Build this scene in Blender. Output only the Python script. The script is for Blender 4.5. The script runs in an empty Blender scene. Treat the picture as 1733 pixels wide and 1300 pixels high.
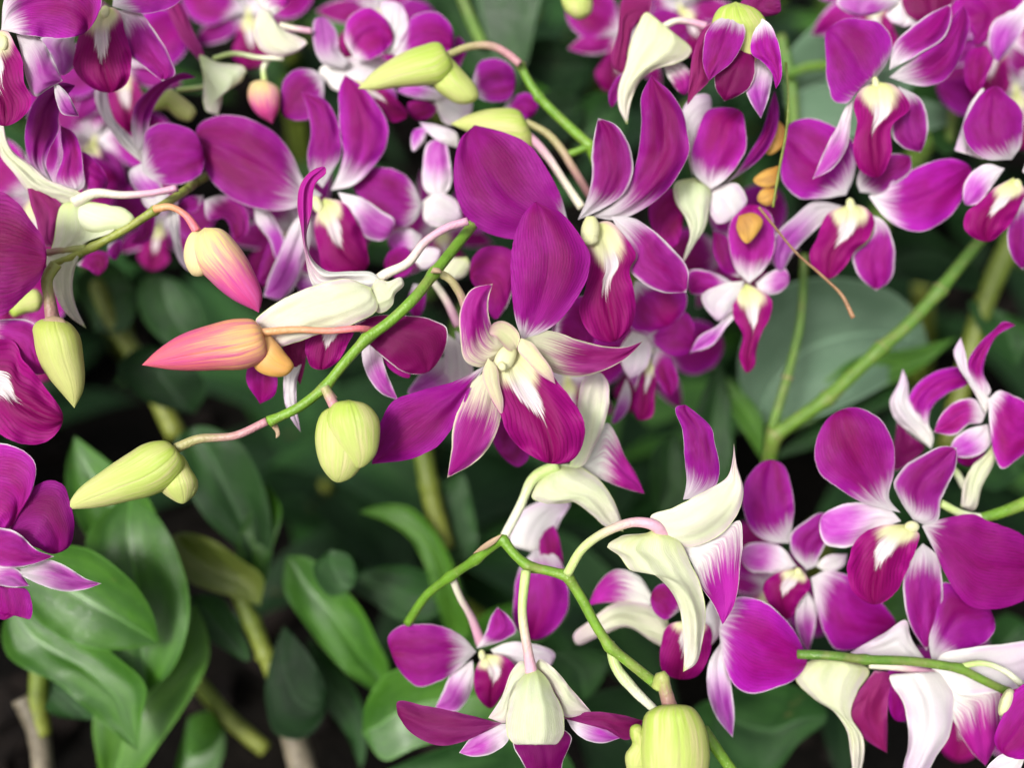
import bpy, math, random
from mathutils import Vector, noise
# ---------------------------------------------------------------- camera, sky, sun, exposure
S = bpy.context.scene
C = S.collection
R = math.radians
FPX, CX, CY = 1685.0, 866.5, 650.0            # focal length and centre in photograph pixels
TILT, CAM_H = 38.0, 0.42
cam_d = bpy.data.cameras.new('camera'); cam = bpy.data.objects.new('camera', cam_d); C.objects.link(cam)
cam.location = (0, 0, CAM_H); cam.rotation_euler = (R(90 - TILT), 0, 0)
cam_d.sensor_width = 36; cam_d.lens = 36 * FPX / 1733; cam_d.clip_start = 0.01; cam_d.clip_end = 400
cam_d.dof.use_dof = True; cam_d.dof.focus_distance = 0.248; cam_d.dof.aperture_fstop = 4.4
S.camera = cam
SUN_EL, SUN_AZ = 44, 212                       # high sun behind thin cloud, a little behind the camera
w = bpy.data.worlds.new('World'); S.world = w; w.use_nodes = True
nt = w.node_tree; bg = nt.nodes['Background']
sky = nt.nodes.new('ShaderNodeTexSky'); sky.sky_type = 'NISHITA'; sky.sun_disc = False
sky.sun_elevation = R(SUN_EL); sky.sun_rotation = R(SUN_AZ); sky.air_density = 1.0; sky.dust_density = 6.0; sky.ozone_density = 1.0
hs = nt.nodes.new('ShaderNodeHueSaturation'); hs.inputs['Saturation'].default_value = 0.35
nt.links.new(sky.outputs[0], hs.inputs['Color']); nt.links.new(hs.outputs[0], bg.inputs['Color'])
bg.inputs['Strength'].default_value = 0.12
sd = bpy.data.lights.new('sun', 'SUN'); sd.energy = 2.0; sd.angle = R(14); sd.color = (1, 0.97, 0.93)
sun = bpy.data.objects.new('sun', sd); C.objects.link(sun)
# direction towards the sun: azimuth measured like the sky texture's rotation
az = R(SUN_AZ); el = R(SUN_EL)
to_sun = Vector((math.sin(az) * math.cos(el), math.cos(az) * math.cos(el), math.sin(el)))
sun.rotation_euler = to_sun.to_track_quat('Z', 'Y').to_euler(); sun.location = (0, 0, 3)
S.view_settings.view_transform = 'Standard'; S.view_settings.look = 'None'; S.view_settings.gamma = 1
S.view_settings.exposure = 0.45
S.cycles.max_bounces = 10; S.cycles.transmission_bounces = 6; S.cycles.diffuse_bounces = 5

# ---------------------------------------------------------------- placing: a pixel and a distance give a point in the garden
_f = Vector((0, math.cos(R(TILT)), -math.sin(R(TILT)))); _u = Vector((0, math.sin(R(TILT)), math.cos(R(TILT)))); _r = Vector((1, 0, 0))
CAM = Vector((0, 0, CAM_H))
def W(x, y, D, z=0.0):
    d = D * (1 - z / FPX) / 100
    return CAM + _f * d + _r * ((x - CX) / FPX * d) + _u * ((CY - y) / FPX * d)

# ---------------------------------------------------------------- materials
def N(nt, t, **kw):
    n = nt.nodes.new(t)
    for k, v in kw.items(): setattr(n, k, v)
    return n
class G:                                        # tiny expression helper over a node tree
    def __init__(s, nt): s.nt = nt
    def put(s, sock, v):
        if hasattr(v, 'is_output') or hasattr(v, 'links'): s.nt.links.new(v, sock)
        else: sock.default_value = v if not isinstance(v, tuple) or len(v) != 3 or sock.type != 'RGBA' else (*v, 1)
    def m(s, op, a, b=0.0, c=0.0, clamp=False):
        n = N(s.nt, 'ShaderNodeMath', operation=op, use_clamp=clamp)
        s.put(n.inputs[0], a); s.put(n.inputs[1], b)
        if op in ('MULTIPLY_ADD', 'SMOOTH_MIN', 'SMOOTH_MAX', 'WRAP', 'COMPARE'): s.put(n.inputs[2], c)
        return n.outputs[0]
    def ss(s, v, a, b, lo=0.0, hi=1.0):
        n = N(s.nt, 'ShaderNodeMapRange', interpolation_type='SMOOTHSTEP')
        for k, q in zip(('Value', 'From Min', 'From Max', 'To Min', 'To Max'), (v, a, b, lo, hi)): s.put(n.inputs[k], q)
        return n.outputs[0]
    def mix(s, f, a, b, blend='MIX'):
        n = N(s.nt, 'ShaderNodeMix', data_type='RGBA', blend_type=blend)
        s.put(n.inputs[0], f); s.put(n.inputs[6], a); s.put(n.inputs[7], b)
        return n.outputs[2]
    def xyz(s, x, y, z=0.0):
        n = N(s.nt, 'ShaderNodeCombineXYZ'); s.put(n.inputs[0], x); s.put(n.inputs[1], y); s.put(n.inputs[2], z)
        return n.outputs[0]
    def noise(s, vec, scale=1.0, detail=2.0, rough=0.5, dist=0.0):
        n = N(s.nt, 'ShaderNodeTexNoise'); s.put(n.inputs['Vector'], vec)
        for k, q in zip(('Scale', 'Detail', 'Roughness', 'Distortion'), (scale, detail, rough, dist)): n.inputs[k].default_value = q
        return n.outputs[0]

def base_mat(name):
    m = bpy.data.materials.new(name); m.use_nodes = True; t = m.node_tree; t.nodes.clear()
    g = G(t)
    uv = N(t, 'ShaderNodeUVMap').outputs[0]
    sp = N(t, 'ShaderNodeSeparateXYZ'); t.links.new(uv, sp.inputs[0])
    rnd = N(t, 'ShaderNodeObjectInfo').outputs['Random']
    seed = g.m('MULTIPLY', rnd, 40.0)
    u = g.m('MULTIPLY_ADD', sp.outputs[0], 2.0, -1.0); v = sp.outputs[1]
    return m, t, g, u, v, seed
def finish(m, t, g, col, rough=0.5, spec=0.3, trans=0.25, bump=None, bstr=0.2, bdist=0.0006, sheen=0.0, coat=0.0, tcol=None):
    p = N(t, 'ShaderNodeBsdfPrincipled'); g.put(p.inputs['Base Color'], col); g.put(p.inputs['Roughness'], rough)
    p.inputs['Specular IOR Level'].default_value = spec
    p.inputs['Sheen Weight'].default_value = sheen; p.inputs['Coat Weight'].default_value = coat; p.inputs['Coat Roughness'].default_value = 0.25
    if bump is not None:
        b = N(t, 'ShaderNodeBump'); b.inputs['Strength'].default_value = bstr; b.inputs['Distance'].default_value = bdist
        g.put(b.inputs['Height'], bump); t.links.new(b.outputs[0], p.inputs['Normal'])
    out = N(t, 'ShaderNodeOutputMaterial')
    if trans > 0:
        tr = N(t, 'ShaderNodeBsdfTranslucent'); g.put(tr.inputs['Color'], tcol if tcol is not None else col)
        mx = N(t, 'ShaderNodeMixShader'); mx.inputs[0].default_value = trans
        t.links.new(p.outputs[0], mx.inputs[1]); t.links.new(tr.outputs[0], mx.inputs[2]); t.links.new(mx.outputs[0], out.inputs[0])
    else: t.links.new(p.outputs[0], out.inputs[0])
    return m

WHITE = (0.86, 0.80, 0.84); CREAM = (0.80, 0.80, 0.55)
def layer(g, u, v, seed, body, edge, white=WHITE, b=(0.05, 0.25), mg=0.05, tip=0.02, vein=0.25, centre=None, cw=0.0, cb=0.5, veincol=None, streak=0.15, rim=False):
    """one face of a petal: pigment body, violet rim, pale base, pale margin and tip, veins that fan from the base"""
    au = g.m('ABSOLUTE', u)
    st = g.noise(g.xyz(g.m('MULTIPLY', u, 13.0), g.m('MULTIPLY', v, 2.6), seed), 1.0, 4.0, 0.65)
    st0 = g.m('SUBTRACT', st, 0.5)
    vv = g.m('MULTIPLY_ADD', st0, streak * 2, v)
    vv = g.m('MULTIPLY_ADD', au, -0.07, vv)
    base = g.ss(vv, b[0], b[1], 1.0, 0.0)
    ed = g.m('MULTIPLY_ADD', st0, 0.05, au)
    big0 = g.noise(g.xyz(u, g.m('MULTIPLY', v, 3.0), g.m('ADD', seed, 3.0)), 1.0, 2.0)
    mrg = g.m('MULTIPLY', g.ss(ed, 1 - mg * 2.2, 1.0 - mg * 0.1), g.ss(big0, 0.3, 0.6, 0.45, 1.0)) if mg > 0 else 0.0
    tp = g.ss(v, 1 - tip, 1.0)
    wm = g.m('MAXIMUM', base, g.m('MAXIMUM', mrg, tp))
    big = g.noise(g.xyz(g.m('MULTIPLY', u, 1.3), g.m('MULTIPLY', v, 2.0), g.m('ADD', seed, 7.0)), 1.0, 3.0, 0.6)
    e2 = g.m('ADD', g.ss(g.m('MULTIPLY_ADD', st0, 0.3, au), 0.45, 1.05), g.m('MULTIPLY', g.ss(v, 0.55, 0.05), 0.8), clamp=True)
    if rim: e2 = g.m('ADD', g.ss(g.m('MULTIPLY_ADD', st0, 0.3, au), 0.6, 1.1, 0.0, 0.8), g.ss(v, 0.55, 1.05, 0.0, 0.7), clamp=True)
    body2 = g.mix(e2, body, edge)
    body2 = g.mix(g.ss(big, 0.35, 0.7, 0.0, 0.25 if rim else 0.6), body2, edge)
    # veins
    wob = g.noise(g.xyz(g.m('MULTIPLY', u, 3.0), g.m('MULTIPLY', v, 4.0), seed), 1.0, 3.0)
    un = g.m('DIVIDE', u, g.m('MULTIPLY_ADD', v, 0.55, 0.45))          # veins spread towards the margins
    wob2 = g.noise(g.xyz(g.m('MULTIPLY', un, 14.0), g.m('MULTIPLY', v, 13.0), seed), 1.0, 3.0, 0.6)
    ph = g.m('ADD', g.m('MULTIPLY', wob, 6.0), g.m('MULTIPLY_ADD', wob2, 4.5, g.m('MULTIPLY', un, 62.0)))
    vn = g.m('MULTIPLY', g.ss(g.m('SINE', ph), 0.1, 1.0), g.ss(wob2, 0.3, 0.6, 0.3, 1.0))
    fine = g.noise(g.xyz(g.m('MULTIPLY', un, 34.0), g.m('MULTIPLY', v, 10.0), seed), 1.0, 5.0, 0.75, 0.6)
    vmask = g.m('MULTIPLY', g.m('ADD', g.m('MULTIPLY', vn, 0.8), g.ss(fine, 0.42, 0.68, 0.0, 0.8)), vein, clamp=True)
    vc = veincol if veincol else tuple(c * 0.45 for c in body)
    body3 = g.mix(vmask, body2, vc)
    if cw:                                       # pale stripe or blotch along the midrib
        cm = g.m('MULTIPLY', g.ss(g.m('MULTIPLY_ADD', st0, 0.5, au), 0.0, cw, 1.0, 0.0), g.ss(v, cb, cb + 0.35, 1.0, 0.0))
        body3 = g.mix(cm, body3, white)
    wcol = g.mix(g.ss(fine, 0.45, 0.75, 0.0, 0.25), white, tuple(a * 0.6 + b_ * 0.4 for a, b_ in zip(white, edge)))
    col = g.mix(wm, body3, wcol)
    return col, g.m('MULTIPLY_ADD', vmask, -1.0, g.m('MULTIPLY', fine, 0.3))
DEEP = (0.25, 0.0, 0.115); VIOLET = (0.50, 0.012, 0.44); MID = (0.36, 0.004, 0.25)
PALE_BACK = dict(rim=True, body=(0.72, 0.77, 0.55), edge=(0.78, 0.52, 0.72), white=(0.70, 0.82, 0.42), b=(0.0, 0.1), mg=0.03, tip=0.03, vein=0.34, veincol=(0.60, 0.70, 0.34))
DULL_BACK = dict(body=(0.24, 0.008, 0.10), edge=(0.30, 0.02, 0.17), white=(0.50, 0.2, 0.36), b=(0.0, 0.06), mg=0.006, tip=0.02, vein=0.3)
SPEC = {
 'P': (dict(body=DEEP, edge=(0.40, 0.006, 0.31), b=(0.00, 0.15), mg=0, tip=0.004, vein=0.40), DULL_BACK),
 'V': (dict(body=(0.28, 0.0, 0.14), edge=(0.46, 0.012, 0.42), b=(0.06, 0.32), mg=0.012, tip=0.006, vein=0.34), DULL_BACK),
 'S': (dict(body=(0.30, 0.0, 0.17), edge=(0.48, 0.03, 0.43), b=(0.08, 0.34), mg=0.07, tip=0.05, vein=0.40), PALE_BACK),
 'X': (dict(body=(0.33, 0.004, 0.19), edge=(0.50, 0.06, 0.38), white=CREAM, b=(0.15, 0.48), mg=0.07, tip=0.04, vein=0.35, streak=0.3), PALE_BACK),
 'N': (dict(body=(0.48, 0.05, 0.46), edge=(0.62, 0.25, 0.62), b=(0.15, 0.6), mg=0.10, tip=0.05, vein=0.12), PALE_BACK),
 'p': (DULL_BACK, dict(body=DEEP, edge=VIOLET)),
 's': (PALE_BACK, dict(body=DEEP, edge=VIOLET, mg=0.08)),
 'w': (dict(rim=True, body=(0.70, 0.69, 0.68), edge=(0.66, 0.42, 0.66), white=(0.82, 0.80, 0.76), b=(0.1, 0.4), mg=0.06, tip=0.03, vein=0.12, veincol=(0.66, 0.42, 0.64)), DULL_BACK),
 'h': (dict(rim=True, body=(0.72, 0.78, 0.53), edge=(0.82, 0.68, 0.76), white=(0.66, 0.78, 0.32), b=(0.0, 0.3), mg=0.03, tip=0.05, vein=0.42, veincol=(0.56, 0.68, 0.28)), DULL_BACK),
 'q': (dict(body=(0.48, 0.02, 0.36), edge=(0.40, 0.01, 0.26), white=(0.84, 0.86, 0.78), b=(0.25, 0.62), mg=0.02, tip=0.01, vein=0.2, streak=0.3), DULL_BACK),
 'I': (dict(rim=True, body=(0.72, 0.73, 0.42), edge=(0.70, 0.30, 0.52), white=(0.74, 0.75, 0.44), b=(0.0, 0.2), mg=0.03, tip=0.02, vein=0.2, veincol=(0.6, 0.62, 0.28)), DULL_BACK),
 'D': (dict(body=(0.15, 0.001, 0.075), edge=(0.21, 0.002, 0.12), b=(0.0, 0.02), mg=0.02, tip=0.02, vein=0.25), DULL_BACK),
}
MATS = {}
def petal_mat(k):
    if 'petal_' + k in MATS: return MATS['petal_' + k]
    m, t, g, u, v, seed = base_mat('petal_' + k)
    fr, bk = SPEC[k]
    c1, b1 = layer(g, u, v, seed, **fr); c2, b2 = layer(g, u, v, seed, **bk)
    bf = N(t, 'ShaderNodeNewGeometry').outputs['Backfacing']
    col = g.mix(bf, c1, c2)
    rn = N(t, 'ShaderNodeObjectInfo').outputs['Random']
    hv = N(t, 'ShaderNodeHueSaturation'); g.put(hv.inputs['Color'], col); g.put(hv.inputs['Value'], g.ss(rn, 0.0, 1.0, 0.92 if k in 'hswI' else 0.70, 1.02)); g.put(hv.inputs['Hue'], g.ss(g.m('FRACT', g.m('MULTIPLY', rn, 7.3)), 0.0, 1.0, 0.486, 0.512)); col = hv.outputs[0]
    sparkle_grain = g.noise(N(t, 'ShaderNodeTexCoord').outputs['Object'], 1900.0, 2.0)
    col = g.mix(g.ss(sparkle_grain, 0.5, 0.8, 0.0, 0.10), col, g.mix(1.0, col, (1.6, 1.6, 1.6), 'MULTIPLY'))  # brighter specks in the colour imitate sparkle on the petal cells
    MATS['petal_' + k] = finish(m, t, g, col, rough=0.5, spec=0.2, trans=0.2 if k in 'hswq' else 0.26, bump=g.m('MULTIPLY_ADD', sparkle_grain, 0.3, b1), bstr=0.4, bdist=0.0005, sheen=0.0)
    return MATS['petal_' + k]
def lip_mat(k='L'):
    if 'lip_' + k in MATS: return MATS['lip_' + k]
    m, t, g, u, v, seed = base_mat('lip_' + k)
    au = g.m('ABSOLUTE', u)
    thr, tuft = (0.33, 0.54) if k == 'L' else (0.45, 0.72)
    un = g.m('DIVIDE', u, g.m('MULTIPLY_ADD', v, 0.8, 0.35))
    st = g.noise(g.xyz(g.m('MULTIPLY', un, 26.0), g.m('MULTIPLY', v, 1.0), seed), 1.0, 2.0, 0.6)
    st2 = g.noise(g.xyz(g.m('MULTIPLY', un, 60.0), g.m('MULTIPLY', v, 4.0), seed), 1.0, 2.0, 0.6)
    stt = g.m('ADD', g.m('MULTIPLY', g.m('SUBTRACT', st, 0.5), 0.22), g.m('MULTIPLY', g.m('SUBTRACT', st2, 0.5), 0.30))
    lo = g.noise(g.xyz(g.m('MULTIPLY', u, 2.0), g.m('MULTIPLY', v, 2.0), seed), 1.0, 2.0)
    tv = g.m('ADD', g.m('MULTIPLY_ADD', au, 0.20, g.m('MULTIPLY_ADD', g.m('SUBTRACT', lo, 0.5), 0.2, v)), g.m('MULTIPLY', stt, 0.35))
    throat = g.ss(tv, thr, thr + 0.13, 1.0, 0.0)
    # brush of white hairs in the middle, ragged towards the tip
    tw = g.m('ADD', g.m('MULTIPLY', g.m('POWER', au, 1.5), 0.95), g.m('ADD', v, stt))
    tf = g.m('MULTIPLY', g.ss(tw, tuft, tuft + 0.035, 1.0, 0.0), g.ss(g.m('ADD', au, stt), 0.24, 0.36, 1.0, 0.0))
    tf = g.m('MULTIPLY', tf, g.ss(v, thr * 0.7, thr + 0.05))
    wob = g.noise(g.xyz(g.m('MULTIPLY', u, 3.5), g.m('MULTIPLY', v, 6.0), seed), 1.0, 3.0)
    ph = g.m('ADD', g.m('MULTIPLY_ADD', wob, 9.0, g.m('MULTIPLY', au, 50.0)), g.m('MULTIPLY', v, -40.0))
    vn = g.m('MULTIPLY', g.ss(g.m('SINE', ph), 0.0, 1.0, 0.0, 0.42), g.ss(wob, 0.35, 0.6, 0.3, 1.0))
    body = g.mix(g.ss(g.m('ADD', au, g.m('MULTIPLY', lo, 0.7)), 0.4, 1.5), (0.20, 0.0, 0.085), (0.30, 0.001, 0.17))
    body = g.mix(vn, body, (0.11, 0.0, 0.045))
    body = g.mix(g.ss(au, 0.0, 0.045, 0.45, 0.0), body, (0.10, 0.0, 0.04))
    edge = g.ss(au, 0.93, 1.0)
    body = g.mix(g.m('MULTIPLY', edge, 0.4), body, (0.42, 0.02, 0.28))
    cream = g.mix(g.ss(v, 0.0, 0.3), (0.58, 0.64, 0.20), (0.74, 0.73, 0.44))
    cream = g.mix(g.ss(st2, 0.5, 0.8, 0.0, 0.2), cream, (0.72, 0.6, 0.5))
    cream = g.mix(g.ss(au, 0.55, 1.0, 0.0, 0.7), cream, (0.66, 0.36, 0.52))
    cream = g.mix(g.ss(wob, 0.5, 0.75, 0.0, 0.25), cream, (0.62, 0.66, 0.30))
    col = g.mix(throat, body, cream)
    white = g.mix(g.ss(st2, 0.42, 0.7), (0.84, 0.80, 0.76), (0.66, 0.42, 0.60))
    col = g.mix(tf, col, white)
    hgt = g.m('ADD', g.m('MULTIPLY', vn, -1.0), g.m('MULTIPLY', tf, g.m('MULTIPLY', st2, 3.0)))
    MATS['lip_' + k] = finish(m, t, g, col, rough=0.6, spec=0.18, trans=0.22, bump=hgt, bstr=0.4, bdist=0.0005)
    return MATS['lip_' + k]
def bud_mat(k, base, tip, streak, sm=0.55):
    if 'bud_' + k in MATS: return MATS['bud_' + k]
    m, t, g, u, v, seed = base_mat('bud_' + k)
    st = g.noise(g.xyz(g.m('MULTIPLY', u, 16.0), g.m('MULTIPLY', v, 2.2), seed), 1.0, 4.0, 0.65)
    sa = g.m('ABSOLUTE', g.m('MULTIPLY_ADD', g.m('SUBTRACT', st, 0.5), 0.05, g.m('SUBTRACT', u, 0.1)))
    f2 = g.noise(g.xyz(g.m('MULTIPLY', u, 60.0), g.m('MULTIPLY', v, 6.0), seed), 1.0, 3.0, 0.7)
    vv = g.m('MULTIPLY_ADD', g.m('SUBTRACT', st, 0.5), 0.7, v)
    col = g.mix(g.ss(vv, 0.12, 0.7), base, tip)
    blot = g.noise(g.xyz(g.m('MULTIPLY', u, 2.2), g.m('MULTIPLY', v, 1.4), g.m('ADD', seed, 3.0)), 1.0, 2.0)
    col = g.mix(g.m('MULTIPLY', g.ss(g.m('ADD', g.m('MULTIPLY', st, 0.6), g.m('MULTIPLY', blot, 0.6)), 0.5, 0.78), sm), col, streak)
    col = g.mix(g.ss(f2, 0.45, 0.8, 0.0, 0.25), col, tuple(c * 0.55 for c in streak))
    col = g.mix(g.ss(sa, 0.0, 0.035, 0.0 if k in ('cl', 'co', 'sp', 'ye', 'br') else 0.12, 0.0), col, tuple(c * 0.5 for c in streak))
    MATS['bud_' + k] = finish(m, t, g, col, rough=0.42, spec=0.35, trans=0.12, bump=g.m('ADD', g.m('MULTIPLY_ADD', g.ss(sa, 0.0, 0.06), 0.0 if k in ('cl', 'co', 'sp', 'ye', 'br') else 0.7, st), g.m('MULTIPLY', f2, 0.6)), bstr=0.35, bdist=0.0008)
    return MATS['bud_' + k]
def stem_mat(k, a, b, dark=0.35):
    if 'stem_' + k in MATS: return MATS['stem_' + k]
    m, t, g, u, v, seed = base_mat('stem_' + k)
    ob = N(t, 'ShaderNodeTexCoord').outputs['Object']
    n1 = g.noise(ob, 260.0, 4.0, 0.6); n2 = g.noise(g.xyz(g.m('MULTIPLY', u, 9.0), g.m('MULTIPLY', v, 3.0), seed), 1.0, 3.0); n3 = g.noise(ob, 1500.0, 1.0)
    col = g.mix(g.ss(g.m('MULTIPLY_ADD', g.m('SUBTRACT', n2, 0.5), 0.5, v), 0.15, 0.85), a, b)
    col = g.mix(g.ss(n1, 0.4, 0.7, 0.0, dark), col, tuple(c * 0.45 for c in a))
    n4 = g.noise(ob, 110.0, 3.0, 0.7); col = g.mix(g.ss(n4, 0.45, 0.7, 0.0, 0.4), col, (0.26, 0.20, 0.09) if k in 'gld' else col)
    col = g.mix(g.ss(n2, 0.5, 0.75, 0.0, 0.25), col, tuple(min(1, c * 1.5) for c in b))
    col = g.mix(g.ss(n3, 0.66, 0.75, 0.0, 0.3), col, (0.5, 0.6, 0.3))
    MATS['stem_' + k] = finish(m, t, g, col, rough=0.42, spec=0.4, trans=0.0, bump=g.m('ADD', n1, n3), bstr=0.35, bdist=0.0006)
    return MATS['stem_' + k]
def leaf_mat(k, a, b, rough=0.34, coat=0.2, spec=0.45):
    if 'leaf_' + k in MATS: return MATS['leaf_' + k]
    m, t, g, u, v, seed = base_mat('leaf_' + k)
    au = g.m('ABSOLUTE', u)
    n1 = g.noise(g.xyz(g.m('MULTIPLY', u, 2.0), g.m('MULTIPLY', v, 3.0), seed), 1.0, 4.0, 0.6)
    n2 = g.noise(g.xyz(g.m('MULTIPLY', u, 42.0), g.m('MULTIPLY', v, 3.0), seed), 1.0, 3.0, 0.6)
    n3 = g.noise(N(t, 'ShaderNodeTexCoord').outputs['Object'], 420.0, 3.0, 0.6)
    n4 = g.noise(N(t, 'ShaderNodeTexCoord').outputs['Object'], 60.0, 3.0, 0.7)
    col = g.mix(g.ss(n1, 0.35, 0.68), a, b)
    col = g.mix(g.ss(n2, 0.45, 0.75, 0.0, 0.35), col, tuple(c * 0.55 for c in a))
    col = g.mix(g.ss(n3, 0.6, 0.78, 0.0, 0.35), col, tuple(min(1, c * 1.9 + 0.01) for c in b))
    col = g.mix(g.ss(au, 0.0, 0.035, 0.75, 0.0), col, tuple(min(1, c * 1.8 + 0.01) for c in b))
    col = g.mix(g.ss(au, 0.955, 1.0, 0.0, 0.6), col, tuple(min(1, c * 2.0 + 0.02) for c in b))
    col = g.mix(g.m('MULTIPLY', g.ss(n4, 0.66, 0.74, 0.0, 0.5), g.ss(n3, 0.4, 0.6)), col, (0.16, 0.13, 0.05))
    MATS['leaf_' + k] = finish(m, t, g, col, rough=g.ss(n3, 0.3, 0.8, rough - 0.06, rough + 0.16), spec=spec, trans=0.12, coat=coat,
                     bump=g.m('ADD', n2, g.m('MULTIPLY', n3, 0.4)), bstr=0.3, bdist=0.0008, tcol=g.mix(1.0, col, (1.2, 1.5, 0.5), 'MULTIPLY'))
    return MATS['leaf_' + k]
def tube_mat(k):
    return {'g': lambda: stem_mat('g', (0.12, 0.26, 0.02), (0.17, 0.33, 0.03)),          # fresh flower stem
            'o': lambda: stem_mat('o', (0.12, 0.17, 0.02), (0.19, 0.22, 0.03), 0.5),        # old olive cane
            'n': lambda: stem_mat('n', (0.26, 0.24, 0.10), (0.36, 0.28, 0.16), 0.5),
            'l': lambda: stem_mat('l', (0.20, 0.26, 0.04), (0.30, 0.34, 0.06), 0.5),
            'd': lambda: stem_mat('d', (0.09, 0.20, 0.025), (0.13, 0.25, 0.03)),
            'k': lambda: stem_mat('k', (0.36, 0.34, 0.14), (0.50, 0.24, 0.28), 0.2),        # green pedicel turning pink
            'r': lambda: stem_mat('r', (0.64, 0.34, 0.14), (0.66, 0.16, 0.20), 0.2),        # salmon pedicel
            'm': lambda: stem_mat('m', (0.70, 0.68, 0.52), (0.58, 0.30, 0.42), 0.1),        # cream pedicel turning mauve
            'x': lambda: stem_mat('x', (0.46, 0.60, 0.20), (0.66, 0.36, 0.46), 0.1),         # pale green turning mauve at the flower
            'c': lambda: stem_mat('c', (0.45, 0.58, 0.20), (0.72, 0.74, 0.56), 0.1),        # pale green to cream
            'y': lambda: stem_mat('y', (0.34, 0.40, 0.10), (0.30, 0.16, 0.14), 0.25),
            't': lambda: stem_mat('t', (0.24, 0.13, 0.06), (0.34, 0.19, 0.10), 0.4),        # dry tan stalk
            'b': lambda: stem_mat('b', (0.13, 0.11, 0.075), (0.20, 0.17, 0.12), 0.6)}[k]()   # papery cane
def closed_mat(k):
    return {'yg': lambda: bud_mat('yg', (0.40, 0.55, 0.07), (0.52, 0.60, 0.17), (0.66, 0.52, 0.32), 0.55),
            'gr': lambda: bud_mat('gr', (0.44, 0.52, 0.10), (0.55, 0.58, 0.20), (0.40, 0.34, 0.16), 0.4),
            'or': lambda: bud_mat('or', (0.80, 0.46, 0.17), (0.68, 0.13, 0.17), (0.55, 0.06, 0.28), 0.7),
            'os': lambda: bud_mat('os', (0.82, 0.52, 0.22), (0.80, 0.42, 0.10), (0.8, 0.4, 0.2), 0.4),
            'pk': lambda: bud_mat('pk', (0.80, 0.68, 0.26), (0.58, 0.05, 0.24), (0.62, 0.16, 0.46), 0.4),
            'cs': lambda: bud_mat('cs', (0.76, 0.70, 0.30), (0.78, 0.66, 0.34), (0.7, 0.5, 0.3), 0.4),
            'co': lambda: bud_mat('co', (0.66, 0.72, 0.30), (0.80, 0.80, 0.52), (0.72, 0.70, 0.44), 0.4),
            'cl': lambda: bud_mat('cl', (0.72, 0.74, 0.36), (0.78, 0.78, 0.48), (0.66, 0.68, 0.34), 0.3),
            'sp': lambda: bud_mat('sp', (0.80, 0.84, 0.62), (0.74, 0.82, 0.48), (0.7, 0.78, 0.44), 0.4),
            'ye': lambda: bud_mat('ye', (0.50, 0.24, 0.04), (0.66, 0.38, 0.08), (0.30, 0.13, 0.03), 0.8),
            'br': lambda: bud_mat('br', (0.42, 0.30, 0.18), (0.55, 0.40, 0.26), (0.25, 0.16, 0.1), 0.5)}[k]()
def leafm(k):
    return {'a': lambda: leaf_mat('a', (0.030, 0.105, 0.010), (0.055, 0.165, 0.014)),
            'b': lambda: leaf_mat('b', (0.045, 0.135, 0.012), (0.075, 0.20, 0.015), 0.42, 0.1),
            'c': lambda: leaf_mat('c', (0.012, 0.045, 0.010), (0.024, 0.080, 0.016), 0.42, 0.0, 0.3),  # background leaf, green lowered so the depth reads as shaded
            'e': lambda: leaf_mat('e', (0.005, 0.018, 0.005), (0.009, 0.030, 0.008), 0.5, 0.0, 0.15),  # near-black leaf, deep shade put into the green
            'p': lambda: leaf_mat('p', (0.12, 0.21, 0.13), (0.16, 0.26, 0.17), 0.6, 0.0, 0.2),  # pale leaf, the sheen of reflected sky put into its colour
            'o': lambda: leaf_mat('o', (0.10, 0.14, 0.02), (0.14, 0.18, 0.03), 0.4, 0.1)}[k]()

# ---------------------------------------------------------------- geometry from outlines
def smooth_path(pts, sharp, n=10):
    """Catmull-Rom through pts; sharp = indices where the tangent breaks"""
    out = []; idx = []
    L = len(pts)
    def tan(i, side):
        if i in sharp or i == 0 or i == L - 1:
            j, k = (i, i + 1) if side > 0 else (i - 1, i)
            return (pts[k] - pts[j])
        a, b, c = pts[i - 1], pts[i], pts[i + 1]
        l1, l2 = max((b - a).length, 1e-6), max((c - b).length, 1e-6)
        d = ((b - a) / l1 * l2 + (c - b) / l2 * l1) / (l1 + l2)
        return d * (l2 if side > 0 else l1)
    for i in range(L - 1):
        idx.append(len(out))
        p0, p1 = pts[i], pts[i + 1]; t0, t1 = tan(i, 1), tan(i + 1, -1)
        for k in range(n):
            s = k / n; s2, s3 = s * s, s * s * s
            out.append(p0 * (2 * s3 - 3 * s2 + 1) + t0 * (s3 - 2 * s2 + s) + p1 * (-2 * s3 + 3 * s2) + t1 * (s3 - s2))
    idx.append(len(out)); out.append(pts[-1].copy())
    return out, idx
def resample(P, n):
    d = [0.0]
    for a, b in zip(P, P[1:]): d.append(d[-1] + (b - a).length)
    T = d[-1]; r = []; j = 0
    for i in range(n + 1):
        t = T * i / n
        while j < len(d) - 2 and d[j + 1] < t: j += 1
        q = (t - d[j]) / max(d[j + 1] - d[j], 1e-9)
        r.append(P[j].lerp(P[j + 1], min(1, max(0, q))))
    return r
def parse(txt):
    pts = []; tip = None; sharp = True
    for i, w_ in enumerate(txt.split()):
        if w_[-1] in '*^': tip = i; sharp = w_[-1] == '*'; w_ = w_[:-1]
        pts.append(Vector([float(q) for q in w_.split(',')] + [0] * (3 - w_.count(',') - 1)))
    return pts, tip, sharp
def halves(txt, n):
    pts, tip, sharp = parse(txt)
    if tip is None:
        tip = max(range(1, len(pts)), key=lambda i: (pts[i] - pts[0]).length); sharp = False
    loop = pts + [pts[0].copy()]
    P, idx = smooth_path(loop, {tip} if sharp else set())
    k = idx[tip]
    return resample(P[:k + 1], n), resample(P[k:][::-1], n)
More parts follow.
